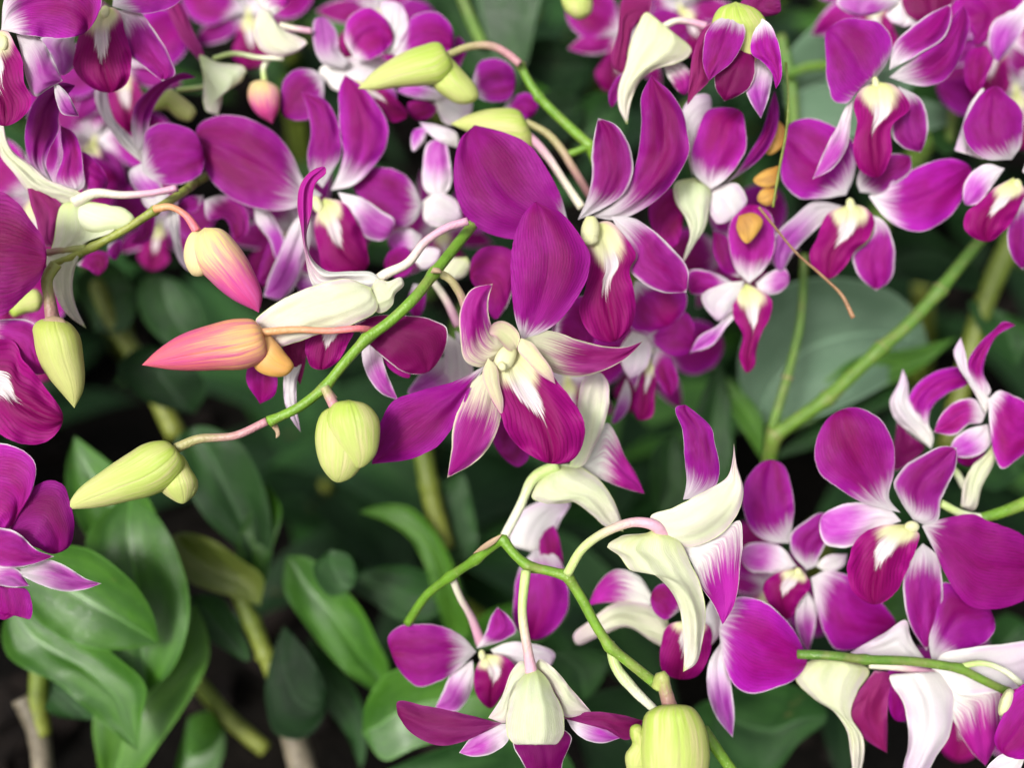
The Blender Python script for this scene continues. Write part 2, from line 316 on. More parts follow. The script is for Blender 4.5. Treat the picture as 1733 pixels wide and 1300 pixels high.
def link(name, verts, faces, uvs, mats, parent=None, origin=Vector((0, 0, 0)), smooth=True, mi=None):
    me = bpy.data.meshes.new(name)
    me.from_pydata([v - origin for v in verts], [], faces)
    if uvs:
        ul = me.uv_layers.new(name='UVMap'); 
        co = [0.0] * (2 * len(me.loops))
        for l in me.loops: co[2 * l.index], co[2 * l.index + 1] = uvs[l.vertex_index]
        ul.data.foreach_set('uv', co)
    for m in (mats if isinstance(mats, list) else [mats]): me.materials.append(m)
    if smooth: me.polygons.foreach_set('use_smooth', [True] * len(me.polygons))
    o = bpy.data.objects.new(name, me); C.objects.link(o)
    if parent: o.parent = parent
    return o
CUP = {'P': 0.14, 'V': 0.12, 'S': 0.25, 'X': 0.3, 'N': 0.3, 'p': 0.22, 's': 0.35, 'w': 0.3, 'h': 0.6, 'q': 0.3, 'D': 0.2, 'L': 0.12, 'K': 0.28, 'leaf': -0.25}
rng = random.Random(7)
def blade(kind, txt, D, z=None, cup=None, q=0.0, n=30, m=14, ruf=1.0, flip=False):
    A, B = halves(txt, n)
    ln = sum((a - b).length for a, b in zip([(p + r) / 2 for p, r in zip(A, B)][1:], [(p + r) / 2 for p, r in zip(A, B)]))
    if z is None: z = (-0.03 * ln, rng.uniform(0.05, 0.16) * ln, rng.uniform(-0.22, 0.08) * ln)
    if cup is None: cup = CUP.get(kind, 0.15)
    sx, sy = rng.uniform(0, 50), rng.uniform(0, 50)
    V, UV, F = [], [], []
    amp = 0.034 * ln * ruf
    for i in range(n + 1):
        t = i / n; a, b = A[i], B[i]; hw = (a - b).length / 2
        zc = z[0] * (1 - t) * (1 - 2 * t) + z[1] * 4 * t * (1 - t) + z[2] * t * (2 * t - 1)
        for j in range(m + 1):
            u = -1 + 2 * j / m
            p = a.lerp(b, (u + 1) / 2)
            zz = zc + q - cup * hw * (u * u - 0.3) * 0.9
            if kind == 'L': zz += 0.10 * hw * abs(u) ** 3 * math.sin(t * 23 + sx) * min(1, t * 3) + 0.035 * hw * math.sin(abs(u) * 11 + t * 6 + sx) * t - 0.16 * hw * math.exp(-(u / 0.1) ** 2) * t
            if kind in 'hs': zz += 0.022 * hw * math.cos(u * 17) * (1 - u * u)
            if kind == 'leaf': zz += abs(u) ** 0.8 * hw * 0.22
            else: zz -= 0.07 * hw * math.exp(-(u / 0.13) ** 2)
            fade = min(1, t * 4) * min(1, (1 - t) * 5 + 0.15)
            zz += amp * fade * (noise.noise(Vector((u * 1.3 + sx, t * 2.6 + sy, 0))) * 1.5 + abs(u) ** 2 * noise.noise(Vector((u * 2.2 + sx, t * 8 + sy, 5))) * 1.0)
            if ruf and 0.12 < t < 0.95 and abs(u) > 0.8 and kind != 'leaf':        # slightly uneven margin
                p = p + (a - b) * (ruf * (0.014 * noise.noise(Vector((t * 9 + sx, u, sy))) + 0.006 * noise.noise(Vector((t * 30 + sx, u, sy)))) * (1 if u < 0 else -1))
            V.append(W(p.x, p.y, D, zz)); UV.append(((u + 1) / 2, t))
    for i in range(n):
        for j in range(m):
            k = i * (m + 1) + j
            F.append((k, k + 1, k + m + 2, k + m + 1))
    # make the face that looks at the camera the front
    s = 0.0
    for f in F[::7]:
        a, b, c = V[f[0]], V[f[1]], V[f[3]]; s += (b - a).cross(c - a).dot(CAM - a)
    if (s < 0) != flip: F = [f[::-1] for f in F]
    return V, F, UV
def shell(txt, D, q=0.0, n=30, m=28, fat=0.85, seam=3, z=(0, 0, 0), bump=0.026):
    """a closed body (bud, spur, column) whose silhouette follows the outline"""
    A, B = halves(txt, n); V, UV, F = [], [], []
    sx = rng.uniform(0, 50); ph = rng.uniform(0, 2)
    for i in range(n + 1):
        t = i / n; a, b = A[i], B[i]; c = (a + b) / 2; h = (b - a) / 2; hw = h.length
        zc = q + z[0] * (1 - t) * (1 - 2 * t) + z[1] * 4 * t * (1 - t) + z[2] * t * (2 * t - 1)
        for j in range(m):
            th = 2 * math.pi * j / m
            g_ = 1 - bump * 1.6 * max(0, 1 - abs(math.sin(seam * (th + ph) / 2)) * 6) * math.sin(math.pi * min(1, t * 1.1)) if seam else 1
            g_ *= 1 + bump * noise.noise(Vector((math.cos(th) + sx, math.sin(th), t * 3)))
            edge = abs(math.cos(th)) ** 4
            g2 = g_ * (1 - edge) + edge
            p = c + h * math.cos(th) * g2
            V.append(W(p.x, p.y, D, zc + hw * fat * math.sin(th) * g_)); UV.append((abs(((j / m) * 2) % 2 - 1), t))
    for i in range(n):
        for j in range(m):
            a, b = i * m + j, i * m + (j + 1) % m
            F.append((a, b, b + m, a + m))
    s = 0
    ctr = sum(V, Vector()) / len(V)
    for f in F[::5]:
        a, b, c = V[f[0]], V[f[1]], V[f[3]]; s += (b - a).cross(c - a).dot(a - ctr)
    if s < 0: F = [f[::-1] for f in F]
    return V, F, UV
def tube(pts, radii, D=None, m=14, world=False, lump=0.06, nodes=(), sharp=frozenset()):
    P, _ = smooth_path(pts, sharp, 8); n = max(8, len(P)); P = resample(P, n)
    V, UV, F = [], [], []
    Wp = P if world else [W(p.x, p.y, D, p.z) for p in P]
    sx = rng.uniform(0, 50)
    px = 1.0 if world else D / 100 / FPX
    for i, c in enumerate(Wp):
        t = i / n
        k = t * (len(radii) - 1); a = min(int(k), len(radii) - 2) if len(radii) > 1 else 0
        r = radii[0] if len(radii) == 1 else radii[a] + (radii[a + 1] - radii[a]) * (k - a)
        for nd in nodes: r *= 1 + 0.28 * math.exp(-((t - nd) / 0.018) ** 2)
        r *= px
        d = (Wp[min(i + 1, n)] - Wp[max(i - 1, 0)]).normalized()
        s1 = d.cross(_f if abs(d.dot(_f)) < 0.9 else _u).normalized(); s2 = d.cross(s1).normalized()
        for j in range(m):
            th = 2 * math.pi * j / m
            rr = r * (1 + lump * noise.noise(Vector((math.cos(th), math.sin(th), t * 7 + sx))))
            V.append(c + s1 * math.cos(th) * rr + s2 * math.sin(th) * rr); UV.append((abs(((j / m) * 2) % 2 - 1), t))
    for i in range(n):
        for j in range(m):
            a, b = i * m + j, i * m + (j + 1) % m
            F.append((a, a + m, b + m, b))
    for ring, t, rev in ((0, 0, False), (n * m, 1, True)):
        V.append(Wp[0] if t == 0 else Wp[-1]); UV.append((0.5, t)); c = len(V) - 1
        for j in range(m):
            a, b = ring + j, ring + (j + 1) % m
            F.append((a, b, c) if not rev else (b, a, c))
    return V, F, UV

PARTNAME = {'P': 'petal', 'V': 'petal', 'p': 'petal', 'S': 'sepal', 'X': 'sepal', 'N': 'sepal', 's': 'sepal', 'w': 'sepal', 'h': 'sepal', 'q': 'petal', 'D': 'petal', 'L': 'lip', 'K': 'lip', 'I': 'side_lobe'}
def emit(line, D, root, org, order, nm=None):
    head, body = line.split(':', 1); hd = head.split(); kind = hd[0]; opt = {}
    for h in hd[1:]:
        k, v = h.split('=') if '=' in h else ('a', h); opt[k] = v
    q = float(opt.get('q', 0)) - order * 2.5
    z = tuple(float(v) for v in opt['z'].split(',')) if 'z' in opt else None
    if kind in SPEC or kind in 'LK':
        big = len(body) > 0
        V, F, UV = blade(kind, body, D, z=z, cup=float(opt['c']) if 'c' in opt else None, q=q, n=48, m=22, ruf=float(opt.get('r', 1)), flip='f' in opt)
        mat = lip_mat(kind) if kind in 'LK' else petal_mat(kind)
        return link(opt.get('n', PARTNAME[kind]), V, F, UV, mat, root, org)
    if kind == 'B':
        V, F, UV = shell(body, D, q=q, z=z or (0, 0, 0), fat=float(opt.get('fat', 0.85)), seam=int(opt.get('seam', 3)))
        return link(opt.get('n', 'outer_sepals'), V, F, UV, closed_mat(opt['a']), root, org)
    if kind == 'O':                              # small rounded body: x,y,rx,ry,angle
        x, y, rx, ry, an = (float(v) for v in body.split()[0].split(','))
        c_, s_ = math.cos(R(an)), math.sin(R(an))
        pts = []
        for k in range(10):
            t = math.pi + 2 * math.pi * k / 10; pts.append(f'{x + rx * math.cos(t) * c_ - ry * math.sin(t) * s_:.2f},{y + rx * math.cos(t) * s_ + ry * math.sin(t) * c_:.2f}' + ('^' if k == 5 else ''))
        V, F, UV = shell(' '.join(pts), D, q=q, n=14, m=18, fat=0.9, seam=0)
        return link(opt.get('n', 'column'), V, F, UV, closed_mat(opt['a']), root, org)
    if kind == 'T':
        nds = [i for i, w_ in enumerate(body.split()) if w_[-1] == '!']
        pts, _, _ = parse(body.replace('!', '')); rad = [float(v) for v in opt['r'].split(',')]
        for p in pts: p.z += q
        nodes = [float(v) for v in opt['k'].split(',')] if 'k' in opt else ()
        P, ix = smooth_path(pts, set(nds), 8)
        if nds:
            acc = [0.0]
            for a, b in zip(P, P[1:]): acc.append(acc[-1] + (b - a).length)
            nodes = [acc[ix[i]] / acc[-1] for i in nds]
        V, F, UV = tube(pts, rad, D, nodes=nodes, sharp=set(nds))
        st = link(opt.get('n', 'pedicel'), V, F, UV, tube_mat(opt['a']), root, org)
        P = resample(P, 100)
        for nd in nodes:                          # papery ring where a bract or flower stalk sat
            a = max(1, min(98, int(nd * 100))); rr = rad[0] + (rad[-1] - rad[0]) * nd
            st0 = (P[a + 1] - P[a - 1]).normalized() * 2.6
            V, F, UV = tube([P[a] - st0, P[a], P[a] + st0], [rr * 1.1, rr * 1.34, rr * 1.18], D, lump=0.25)
            link('node_ring', V, F, UV, tube_mat('n'), st, Vector((0, 0, 0)) if root is not None else org)
        return st
    if kind == 'F':
        V, F, UV = blade('leaf', body, D, z=z, cup=float(opt['c']) if 'c' in opt else None, q=q, n=36, m=18, ruf=0.5)
        return link(opt.get('n', 'leaf'), V, F, UV, leafm(opt['a']), root, org)
    raise ValueError(line)
def things(txt):
    for blk in txt.split('@')[1:]:
        lines = [l.strip() for l in blk.strip().splitlines() if l.strip() and l.strip()[0] != '#']
        name, D, cat, grp, label = [s.strip() for s in lines[0].split('|')]; D = float(D)
        first = parse(lines[1].split(':', 1)[1].split()[0].replace('*', '').replace('^', ''))[0][0]
        org = W(first.x, first.y, D)
        if len(lines) == 2: root = None
        else:
            root = bpy.data.objects.new(name, None); C.objects.link(root); root.location = org; root.empty_display_size = 0.005
        n = 0
        for l in lines[1:]:
            o = emit(l, D, root, org, n); n += 1
        if root is None: o.name = name; o.location = org; root = o
        root['label'] = label; root['category'] = cat
        if grp: root['group'] = grp
# ---------------------------------------------------------------- the front flower sprays
things('''
@flower_stem|25|stem||bright green arching flower stem running from the central flowers down left to a drooping bud
T r=10,9.5,9,8 a=g n=stem: 850,310,-150 800,380,-90 770,418,-60 735,462,-30! 700,506,0 655,548,4 621,572,5! 585,612,6 550,656,6! 505,690,8 455,714,8!
B br n=bract: 546,650 540,657 548,668 560,672 566,668* 572,674 563,662 556,652
B br n=bract: 448,709 458,722 466,732 467,742* 473,738 472,724 462,712
B br n=bract: 728,462 733,452* 745,455 748,462 740,463
O br n=node: 620,568,11,8,-50
@flower_stem|26|stem||green flower stem at upper left ending above the ribbed hanging bud
T r=8,7.5,7,6.5 a=l n=stem: 400,270,-200 340,303,-150 309,325,-60 262,356,0! 209,390,2 157,418,2! 120,436,2 92,447,2
T r=7,6 a=y n=cut_stub: 146,420,4 110,424,4 79,427,6
B br n=bract: 86,440 88,450 92,455 98,450* 96,443
@orchid_flower|25|orchid flower|open magenta orchid flowers|large sharp orchid flower in the middle with cream throat and white-tufted lip
B cl q=26 n=column seam=0 fat=0.7: 874,582 856,584 840,600 836,616 846,630^ 862,624 874,604
O cl q=44 n=anther_cap: 850,620,9,7,60
I z=0,16,26 q=34 c=-0.5 n=column_hood r=0.3: 874,590 880,570 866,550 846,543 832,550 828,564^ 840,572 850,584 862,594
L z=-10,30,10 c=0.14 q=14 r=1.2: 850,596 829,612 820,640 830,672 846,702 862,738 893,768 930,785^ 967,780 987,750 988,716 965,672 942,644 922,618 892,590
I z=0,14,0 q=48 c=0.35 n=side_lobe r=0.3: 882,572 876,590 892,612 916,636 940,650* 934,626 916,600 900,580
I z=0,14,0 q=46 c=0.35 n=side_lobe r=0.3: 826,606 816,632 828,668 850,706* 852,680 846,652 840,620
X z=0,42,56 c=0.5 q=20: 866,590 838,606 812,622 789,612 779,572 783,512 797,490 834,480* 828,500 827,530 834,556 850,580
X z=-4,18,-8 q=4: 878,574 920,559 978,575 1030,587 1061,587 1089,577* 1060,606 1022,627 978,638 938,631 911,613 893,590
P z=-6,26,8 c=0.18 q=10: 884,577 872,540 866,490 864,445 870,402 886,362 906,340* 946,357 980,396 999,435 995,466 971,513 936,552 900,571
X z=-6,20,-6 q=0: 834,622 806,640 780,684 767,720 764,760 757,809* 809,779 838,739 849,690 844,650
P z=-10,22,-16 c=0.14 q=-4: 822,618 770,645 705,663 665,680 642,718 629,786* 704,774 739,756 772,712 796,662
T r=7,8 a=k: 738,460,-6 758,470,-6 778,496,-16 790,526,-30 812,556,-40
@orchid_flower|26.3|orchid flower|open magenta orchid flowers|sharp orchid flower above the middle one with two upright petals and narrow dark lip
B cl q=28 n=column seam=0: 992,366 984,384 984,402 996,416^ 1012,402 1014,380 1006,366
B cl q=34 n=anther_cap seam=0: 985,398 988,412 1000,416^ 1012,408 1010,396
L z=-6,26,6 c=0.16 q=12 r=1.2: 1000,380 990,400 997,430 996,462 990,492 980,522 990,554 1014,577 1040,578^ 1066,556 1076,524 1072,488 1066,455 1077,434 1060,404 1030,374
S z=0,16,0 q=6: 1034,366 1069,368 1108,392 1142,424 1165,458 1162,495* 1122,495 1086,478 1067,459 1077,436 1066,414 1046,388
P z=-4,20,-8 c=0.05 q=0: 962,378 951,337 941,313 923,281 894,243 860,226 803,211* 779,235 769,275 770,322 781,356 807,384 869,405 930,398
S z=-2,20,34 q=6: 978,372 996,327 1002,293 1001,262 1006,225 1012,199* 1040,209 1064,243 1072,275 1069,301 1053,330 1022,352
V z=-4,26,20 c=0.22 q=0: 1000,366 1036,346 1056,325 1074,280 1083,243 1085,205 1086,160 1102,127* 1136,157 1156,191 1164,228 1167,252 1150,293 1118,332 1088,354 1043,372
T r=8,7,8,7 a=m q=-40: 985,352,10 958,312 934,275 915,250,-30 880,215,-60
@orchid_flower|28.4|orchid flower|open magenta orchid flowers|soft orchid flower left of centre, broad round petal to its left, white-tipped lip
O cl q=16: 537,346,16,9,70
L z=0,26,0 q=10: 548,335 532,378 538,420 548,456 585,470 622,452^ 620,415 602,372 580,342
N z=0,16,0 q=12: 572,325 613,335 645,356 668,374 664,392 648,407 614,399 598,380 584,350
V z=0,24,0 q=4: 545,330 512,300 495,262 462,222 420,200 370,195 334,214 332,240^ 342,275 358,305 388,334 430,351 475,356 515,346
V z=0,22,16 q=2: 546,318 524,292 520,262 526,225 521,188 510,154* 552,170 570,201 577,235 577,262 562,290
V z=-4,24,18 q=0: 560,322 574,290 581,261 575,222 573,178 575,146 584,126* 614,146 640,178 657,217 653,248 630,283 596,314
N z=0,12,-10 q=0: 520,352 498,374 474,425 456,466 446,501* 477,508 503,477 514,445 526,398
@orchid_flower|25.4|orchid flower|orchid flowers seen from behind|cream-backed orchid flower with curled upright sepal between salmon bud and arching stem
s z=10,26,-10 q=18 c=0.3: 628,487 590,472 535,482 495,498 456,521 432,545 446,556 440,580^ 466,588 500,580 540,566 600,548 640,520
h z=0,16,10 q=14 n=spur: 625,492 628,520 640,530 665,515 668,500 684,480 680,470^ 655,476 640,472
q z=0,16,4 q=8 c=0.5 n=sepal: 650,480 630,461 597,459 548,456 527,435 519,406 528,359 536,308 553,290 550,281* 538,283 508,312 503,346 509,385 516,432 524,470 530,484 570,486 610,492
D z=0,10,-10 q=0: 600,548 639,534 678,534 731,541 756,556 757,575 748,602 722,631^ 690,632 655,610 625,583
L z=0,12,0 q=-4: 560,545 520,568 518,600 528,622 545,626^ 568,615 590,580 600,555
p z=0,4,-20 q=-10: 500,560 478,588 492,622 508,652* 516,620 520,590 530,560
w z=0,4,-16 q=-14: 488,600 480,640 484,690 494,712 509,732* 503,692 502,650 508,600
P q=-16: 470,560 430,600 416,640 440,684* 462,672 470,620
N z=0,12,0 q=-16: 618,560 612,600 625,642 648,668 674,677* 660,644 648,610 640,570
P z=0,10,0 q=-22: 630,560 645,606 666,630 692,640^ 688,600 660,570
T r=11,8,7,7 a=m q=16: 618,495 650,466 690,445 718,411 757,385 792,374
@orchid_bud|24.8|flower bud|closed orchid buds|salmon and orange bud lying level, point to the left, below the pink bud
B or q=4 z=0,4,-6: 447,566 429,541 405,539 353,550 301,569 261,597 240,618* 288,626 366,627 425,622 452,606
B os n=spur fat=0.8: 436,548 432,590 430,622 456,637 487,634 497,622^ 482,596 462,572
T r=7,5.5,6 a=r q=14: 437,563 500,558 560,560 608,556,-4 636,560,-40
@orchid_bud|25.3|flower bud|closed orchid buds|pink bud with a yellow top hanging diagonally from the upper left stem
B pk: 346,385 374,387 400,411 428,456 444,508 438,529* 392,506 356,476 326,440 326,402
B cs n=spur seam=0: 352,395 326,392 312,418 314,448 328,467^ 345,466 356,440
T r=7,5.5,8 a=r: 262,354,-4 288,350 314,364 334,392
@orchid_bud|24.7|flower bud|closed orchid buds|ribbed yellow green bud hanging point down at the left edge of the picture
B gr: 90,538 66,542 52,556 52,575 62,608 84,642 106,668 126,691* 140,664 141,602 134,566 116,545
B br q=14 fat=0.5 seam=0 n=brown_cap: 90,534 74,540 68,552 84,562 100,561^ 114,550 108,540
T r=10,9,12 a=y: 95,446,-4 80,472 84,508 90,545
@orchid_bud|24.8|flower bud|closed orchid buds|yellow green bud at the tip of the arching stem pointing down left over the leaves
B yg q=4: 296,757 284,747 267,746 240,753 222,764 170,799 131,830 109,863* 170,859 222,848 262,838 300,815 314,785
B yg n=spur q=2 z=0,-4,0 seam=2: 290,765 272,800 270,828 288,844 310,853^ 330,832 334,815 322,792 308,770
B yg n=spur_lobe q=-2 seam=0: 305,800 308,840 318,846 334,830^ 334,812 322,800
T r=9,7,7 a=k q=4: 298,759 330,745 400,737 452,713
@orchid_bud|24.3|flower bud|closed orchid buds|rounded yellow green bud hanging under the arching stem just left of the middle flower
B yg q=10 fat=0.7: 590,677 565,683 552,706 558,740 580,772 608,793^ 632,776 643,738 640,706 620,684
B yg n=spur q=0 fat=0.7 seam=2: 575,684 545,698 534,728 535,762 547,796 570,817^ 594,810 612,790 620,740 600,700
T r=8,9,9 a=k q=6: 549,655 556,668 566,688
@orchid_bud|27.5|flower bud|closed orchid buds|long yellow green bud at top centre with its blunt foot hanging right
B yg q=4: 757,90 745,72 710,77 665,97 629,123 606,149* 626,152 678,147 725,144 752,140 768,118
B yg n=spur q=0: 752,84 730,110 735,148 752,163 778,176 797,174^ 810,164 806,146 790,126 770,104
T r=6,7,7 a=k: 758,92,0 796,78,-6 835,78,-10 861,92,-14 880,108,-16
@orchid_bud|28|flower bud|closed orchid buds|yellow green bud partly hidden behind the round top petal of the upper flower
B yg: 893,212 880,188 835,183 796,192 762,209* 780,218 820,232 870,256 900,254 903,240
T r=6,7,7,6 a=k: 890,206 925,225 949,251 967,280 990,318,-20 1010,350,-60
@flower_stem|28.2|stem||green stem coming down diagonally from the long top bud behind the upper flower
T r=7,8.5,9 a=g n=stem: 872,100,4 881,110,4! 895,138 912,164! 952,204 998,246! 1015,290,-20
T r=7,6 a=g n=side_branch: 998,246 970,258 955,262
B br n=bract: 876,102 880,112 888,116* 890,106
@flower_stem|25|stem||green flower stem zigzagging between the lower flowers to the large bottom bud
T r=8.5,8,8.5,9 a=g n=stem: 690,1055,-150 725,1005,-110 762,976,-80! 805,948,-45! 850,912,-6! 872,940,0 895,960,2! 930,967,4 960,975,4! 985,1015,4 1008,1058,4 1032,1096,2! 1075,1130,2 1116,1164,0
B br n=bract fat=0.5 q=6: 800,938 812,926 832,912 850,904* 842,916 822,930
T r=8,10,7 a=c n=side_branch q=-4: 1032,1088 1042,1128 1070,1165 1108,1202
B br n=bract: 952,962 955,975* 964,980 962,966
@flower_stem|25.6|stem||short green stem leaving the bottom edge right of the large bud
T r=10,9 a=g n=stem: 1190,1235,0 1215,1272 1250,1320
@orchid_bud|24|flower bud|closed orchid buds|large yellow green bud hanging at the bottom edge right of the hooded flower
B yg q=4 fat=0.75 seam=5: 1138,1192 1110,1197 1093,1208 1086,1240 1084,1290 1092,1335 1140,1360^ 1186,1335 1201,1290 1199,1255 1190,1222 1172,1198
B yg n=spur q=-4 seam=2: 1092,1238 1080,1226 1068,1230 1066,1245 1070,1258 1059,1276 1064,1310 1080,1330^ 1100,1300
T r=12,11,13 a=y: 1114,1164,-6 1120,1146 1126,1170 1134,1198
@orchid_flower|26.6|orchid flower|orchid flowers seen from behind|cream-backed orchid flower behind the middle flower's lip with one magenta petal pointing right
s z=0,20,0 q=8 c=0.3: 962,795 975,740 978,682 990,640 1014,630 1028,645 1031,679 1022,720 1006,758 984,790
B sp q=6 n=spur seam=0 fat=0.4: 902,842 930,852 970,850 1000,840^ 995,800 960,785 930,792 908,822
h z=0,26,0 q=10 c=0.45: 940,786 905,826 900,843 922,852 970,850 1002,872 1022,890 1055,900* 1051,880 1036,842 1014,812 985,792
q z=0,10,-16 q=-4: 975,790 1010,740 1027,715 1044,739 1057,771 1077,802 1091,836* 1059,828 1022,814
T r=11,8,8 a=c q=22: 945,788 905,808 880,858 853,910
@orchid_flower|25|orchid flower|orchid flowers seen from behind|cream-green orchid flower seen from behind with long hooked sepal and one upright magenta petal
h z=0,30,10 q=20 c=0.45: 1110,895 1095,902 1043,912 1027,924 1048,941 1069,967 1095,968 1127,991 1148,1025 1155,1065 1158,1104 1156,1138* 1175,1127 1189,1086 1194,1038 1186,991 1170,955 1150,918
B sp q=10 n=spur seam=0 fat=0.4: 1034,922 1050,938 1085,950 1125,962 1155,950^ 1150,925 1120,903 1080,904 1050,908
s z=6,26,16 q=14 c=0.4: 1118,905 1100,876 1142,858 1200,828 1231,807 1240,776 1242,750* 1247,786 1258,828 1252,862 1234,891 1200,917 1161,926 1137,920
q z=0,12,-8 q=4 c=0.1: 1140,912 1200,910 1234,890 1251,880 1257,915 1253,954 1250,990 1240,1030 1223,1058* 1208,1025 1187,994 1172,955
V z=0,24,20 q=0 c=0.2: 1156,846 1161,823 1158,771 1154,726 1145,688 1160,685* 1180,700 1205,726 1210,752 1217,781 1211,823 1186,842
T r=8,7.5,8,11 a=x q=40: 960,972,-10 985,930 1035,896 1080,884 1108,890 1126,908,-14
@orchid_flower|26.8|orchid flower|open magenta orchid flowers|orchid flower half hidden behind the cream-green one, very round magenta petal at right
V z=0,20,-10 q=6: 1216,1066 1228,1020 1252,1011 1290,1018 1330,1050 1356,1090 1366,1122^ 1350,1146 1310,1166 1260,1173 1236,1150 1222,1108
N z=0,14,0 q=0: 1222,1084 1200,1122 1197,1169 1213,1216 1240,1249* 1243,1216 1238,1164 1230,1120
L z=0,16,0 q=0: 1165,1050 1132,1058 1118,1100 1122,1138 1148,1150^ 1178,1146 1200,1110 1200,1060
w q=-2: 1190,1040 1180,1080 1190,1100 1215,1080^ 1222,1040 1205,1015
V q=-6: 1150,1035 1125,1050 1106,1035 1101,1010^ 1112,992 1135,988 1160,1010
@orchid_flower|28|orchid flower|orchid flowers seen from behind|blurred white-backed orchid flower low in the middle, pointed white sepal to its left
s z=0,16,-10 q=0: 1130,1050 1090,1020 1040,1022 1000,1050 970,1080 974,1090^ 1010,1080 1060,1062 1110,1090 1135,1100
q z=0,10,-10: 1110,1020 1080,975 1040,965 1015,985 995,1025* 1030,1020 1080,1030
@orchid_flower|24.8|orchid flower|orchid flowers seen from behind|hooded white-backed orchid flower at the bottom, drooping between two dark magenta petals
h z=0,40,20 q=24 c=0.75: 905,1128 880,1150 868,1172 860,1198 856,1228 862,1252 872,1261 888,1255 906,1262^ 924,1255 940,1261 952,1248 955,1228 953,1203 940,1176 925,1148
s z=0,20,-6 q=10 c=0.4: 900,1128 880,1120 870,1130 848,1182 826,1216* 856,1224 864,1190 880,1160 905,1150
s z=0,20,-6 q=10 c=0.4: 905,1130 912,1117 935,1130 965,1164 1001,1206* 954,1212 948,1190 930,1160
p z=0,16,-10 q=4 c=0.3: 850,1225 822,1218 770,1205 718,1195 671,1190 673,1211* 691,1237 718,1255 744,1263 778,1258 810,1245
p z=0,16,-10 q=4 c=0.3: 950,1216 991,1206 1043,1209 1088,1220* 1080,1240 1064,1253 1027,1237 985,1225
N z=0,10,-10 q=0: 862,1226 822,1228 796,1250 777,1275* 796,1281 835,1275 862,1250
N z=0,10,-10 q=0: 958,1216 970,1237 991,1253 1017,1259 1053,1249* 1027,1235 996,1221
D z=0,10,-10 q=-14 n=lip: 910,1230 868,1255 884,1290 905,1320 945,1325^ 952,1292 966,1245 940,1230
T r=8.5,7.5,8,12 a=x q=52: 890,966,-20 884,1040,-6 893,1100 904,1164,-12
@orchid_flower|27.4|orchid flower|open magenta orchid flowers|soft orchid flower above the hooded one, broad petal to the left, white streaked lip
O cl q=10: 816,1110,10,6,80
L z=0,16,0 q=6: 820,1108 806,1130 808,1180 830,1200^ 850,1176 874,1132 850,1110
V z=0,18,-6 q=4: 806,1104 783,1078 749,1061 712,1057 673,1062 657,1078 662,1106^ 678,1138 707,1163 739,1156 772,1136
S z=0,12,6 q=4: 806,1098 822,1070 830,1046 842,1028* 861,1044 873,1070 860,1080 830,1092
N z=0,12,-10: 800,1118 765,1138 750,1170 736,1200* 772,1206 793,1182 802,1143
w z=0,12,-10: 830,1100 860,1088 900,1090 940,1110 930,1130^ 880,1128 845,1118
T r=6,6,9 a=m: 764,974,80 778,1010,55 800,1050,20 814,1090,0
@orchid_flower|28.6|orchid flower|open magenta orchid flowers|dark magenta petal and pale throat of a flower half hidden behind the zigzag stem
V z=0,20,0: 905,930 880,960 870,1010 872,1060 900,1084^ 945,1060 962,1025 960,986 940,940
w z=0,10,0 q=-6: 900,935 865,920 868,885 910,850 965,852^ 950,880 920,930
P z=0,16,0 q=-2 n=lip: 925,875 915,900 925,960 950,966^ 950,930 937,890
''')
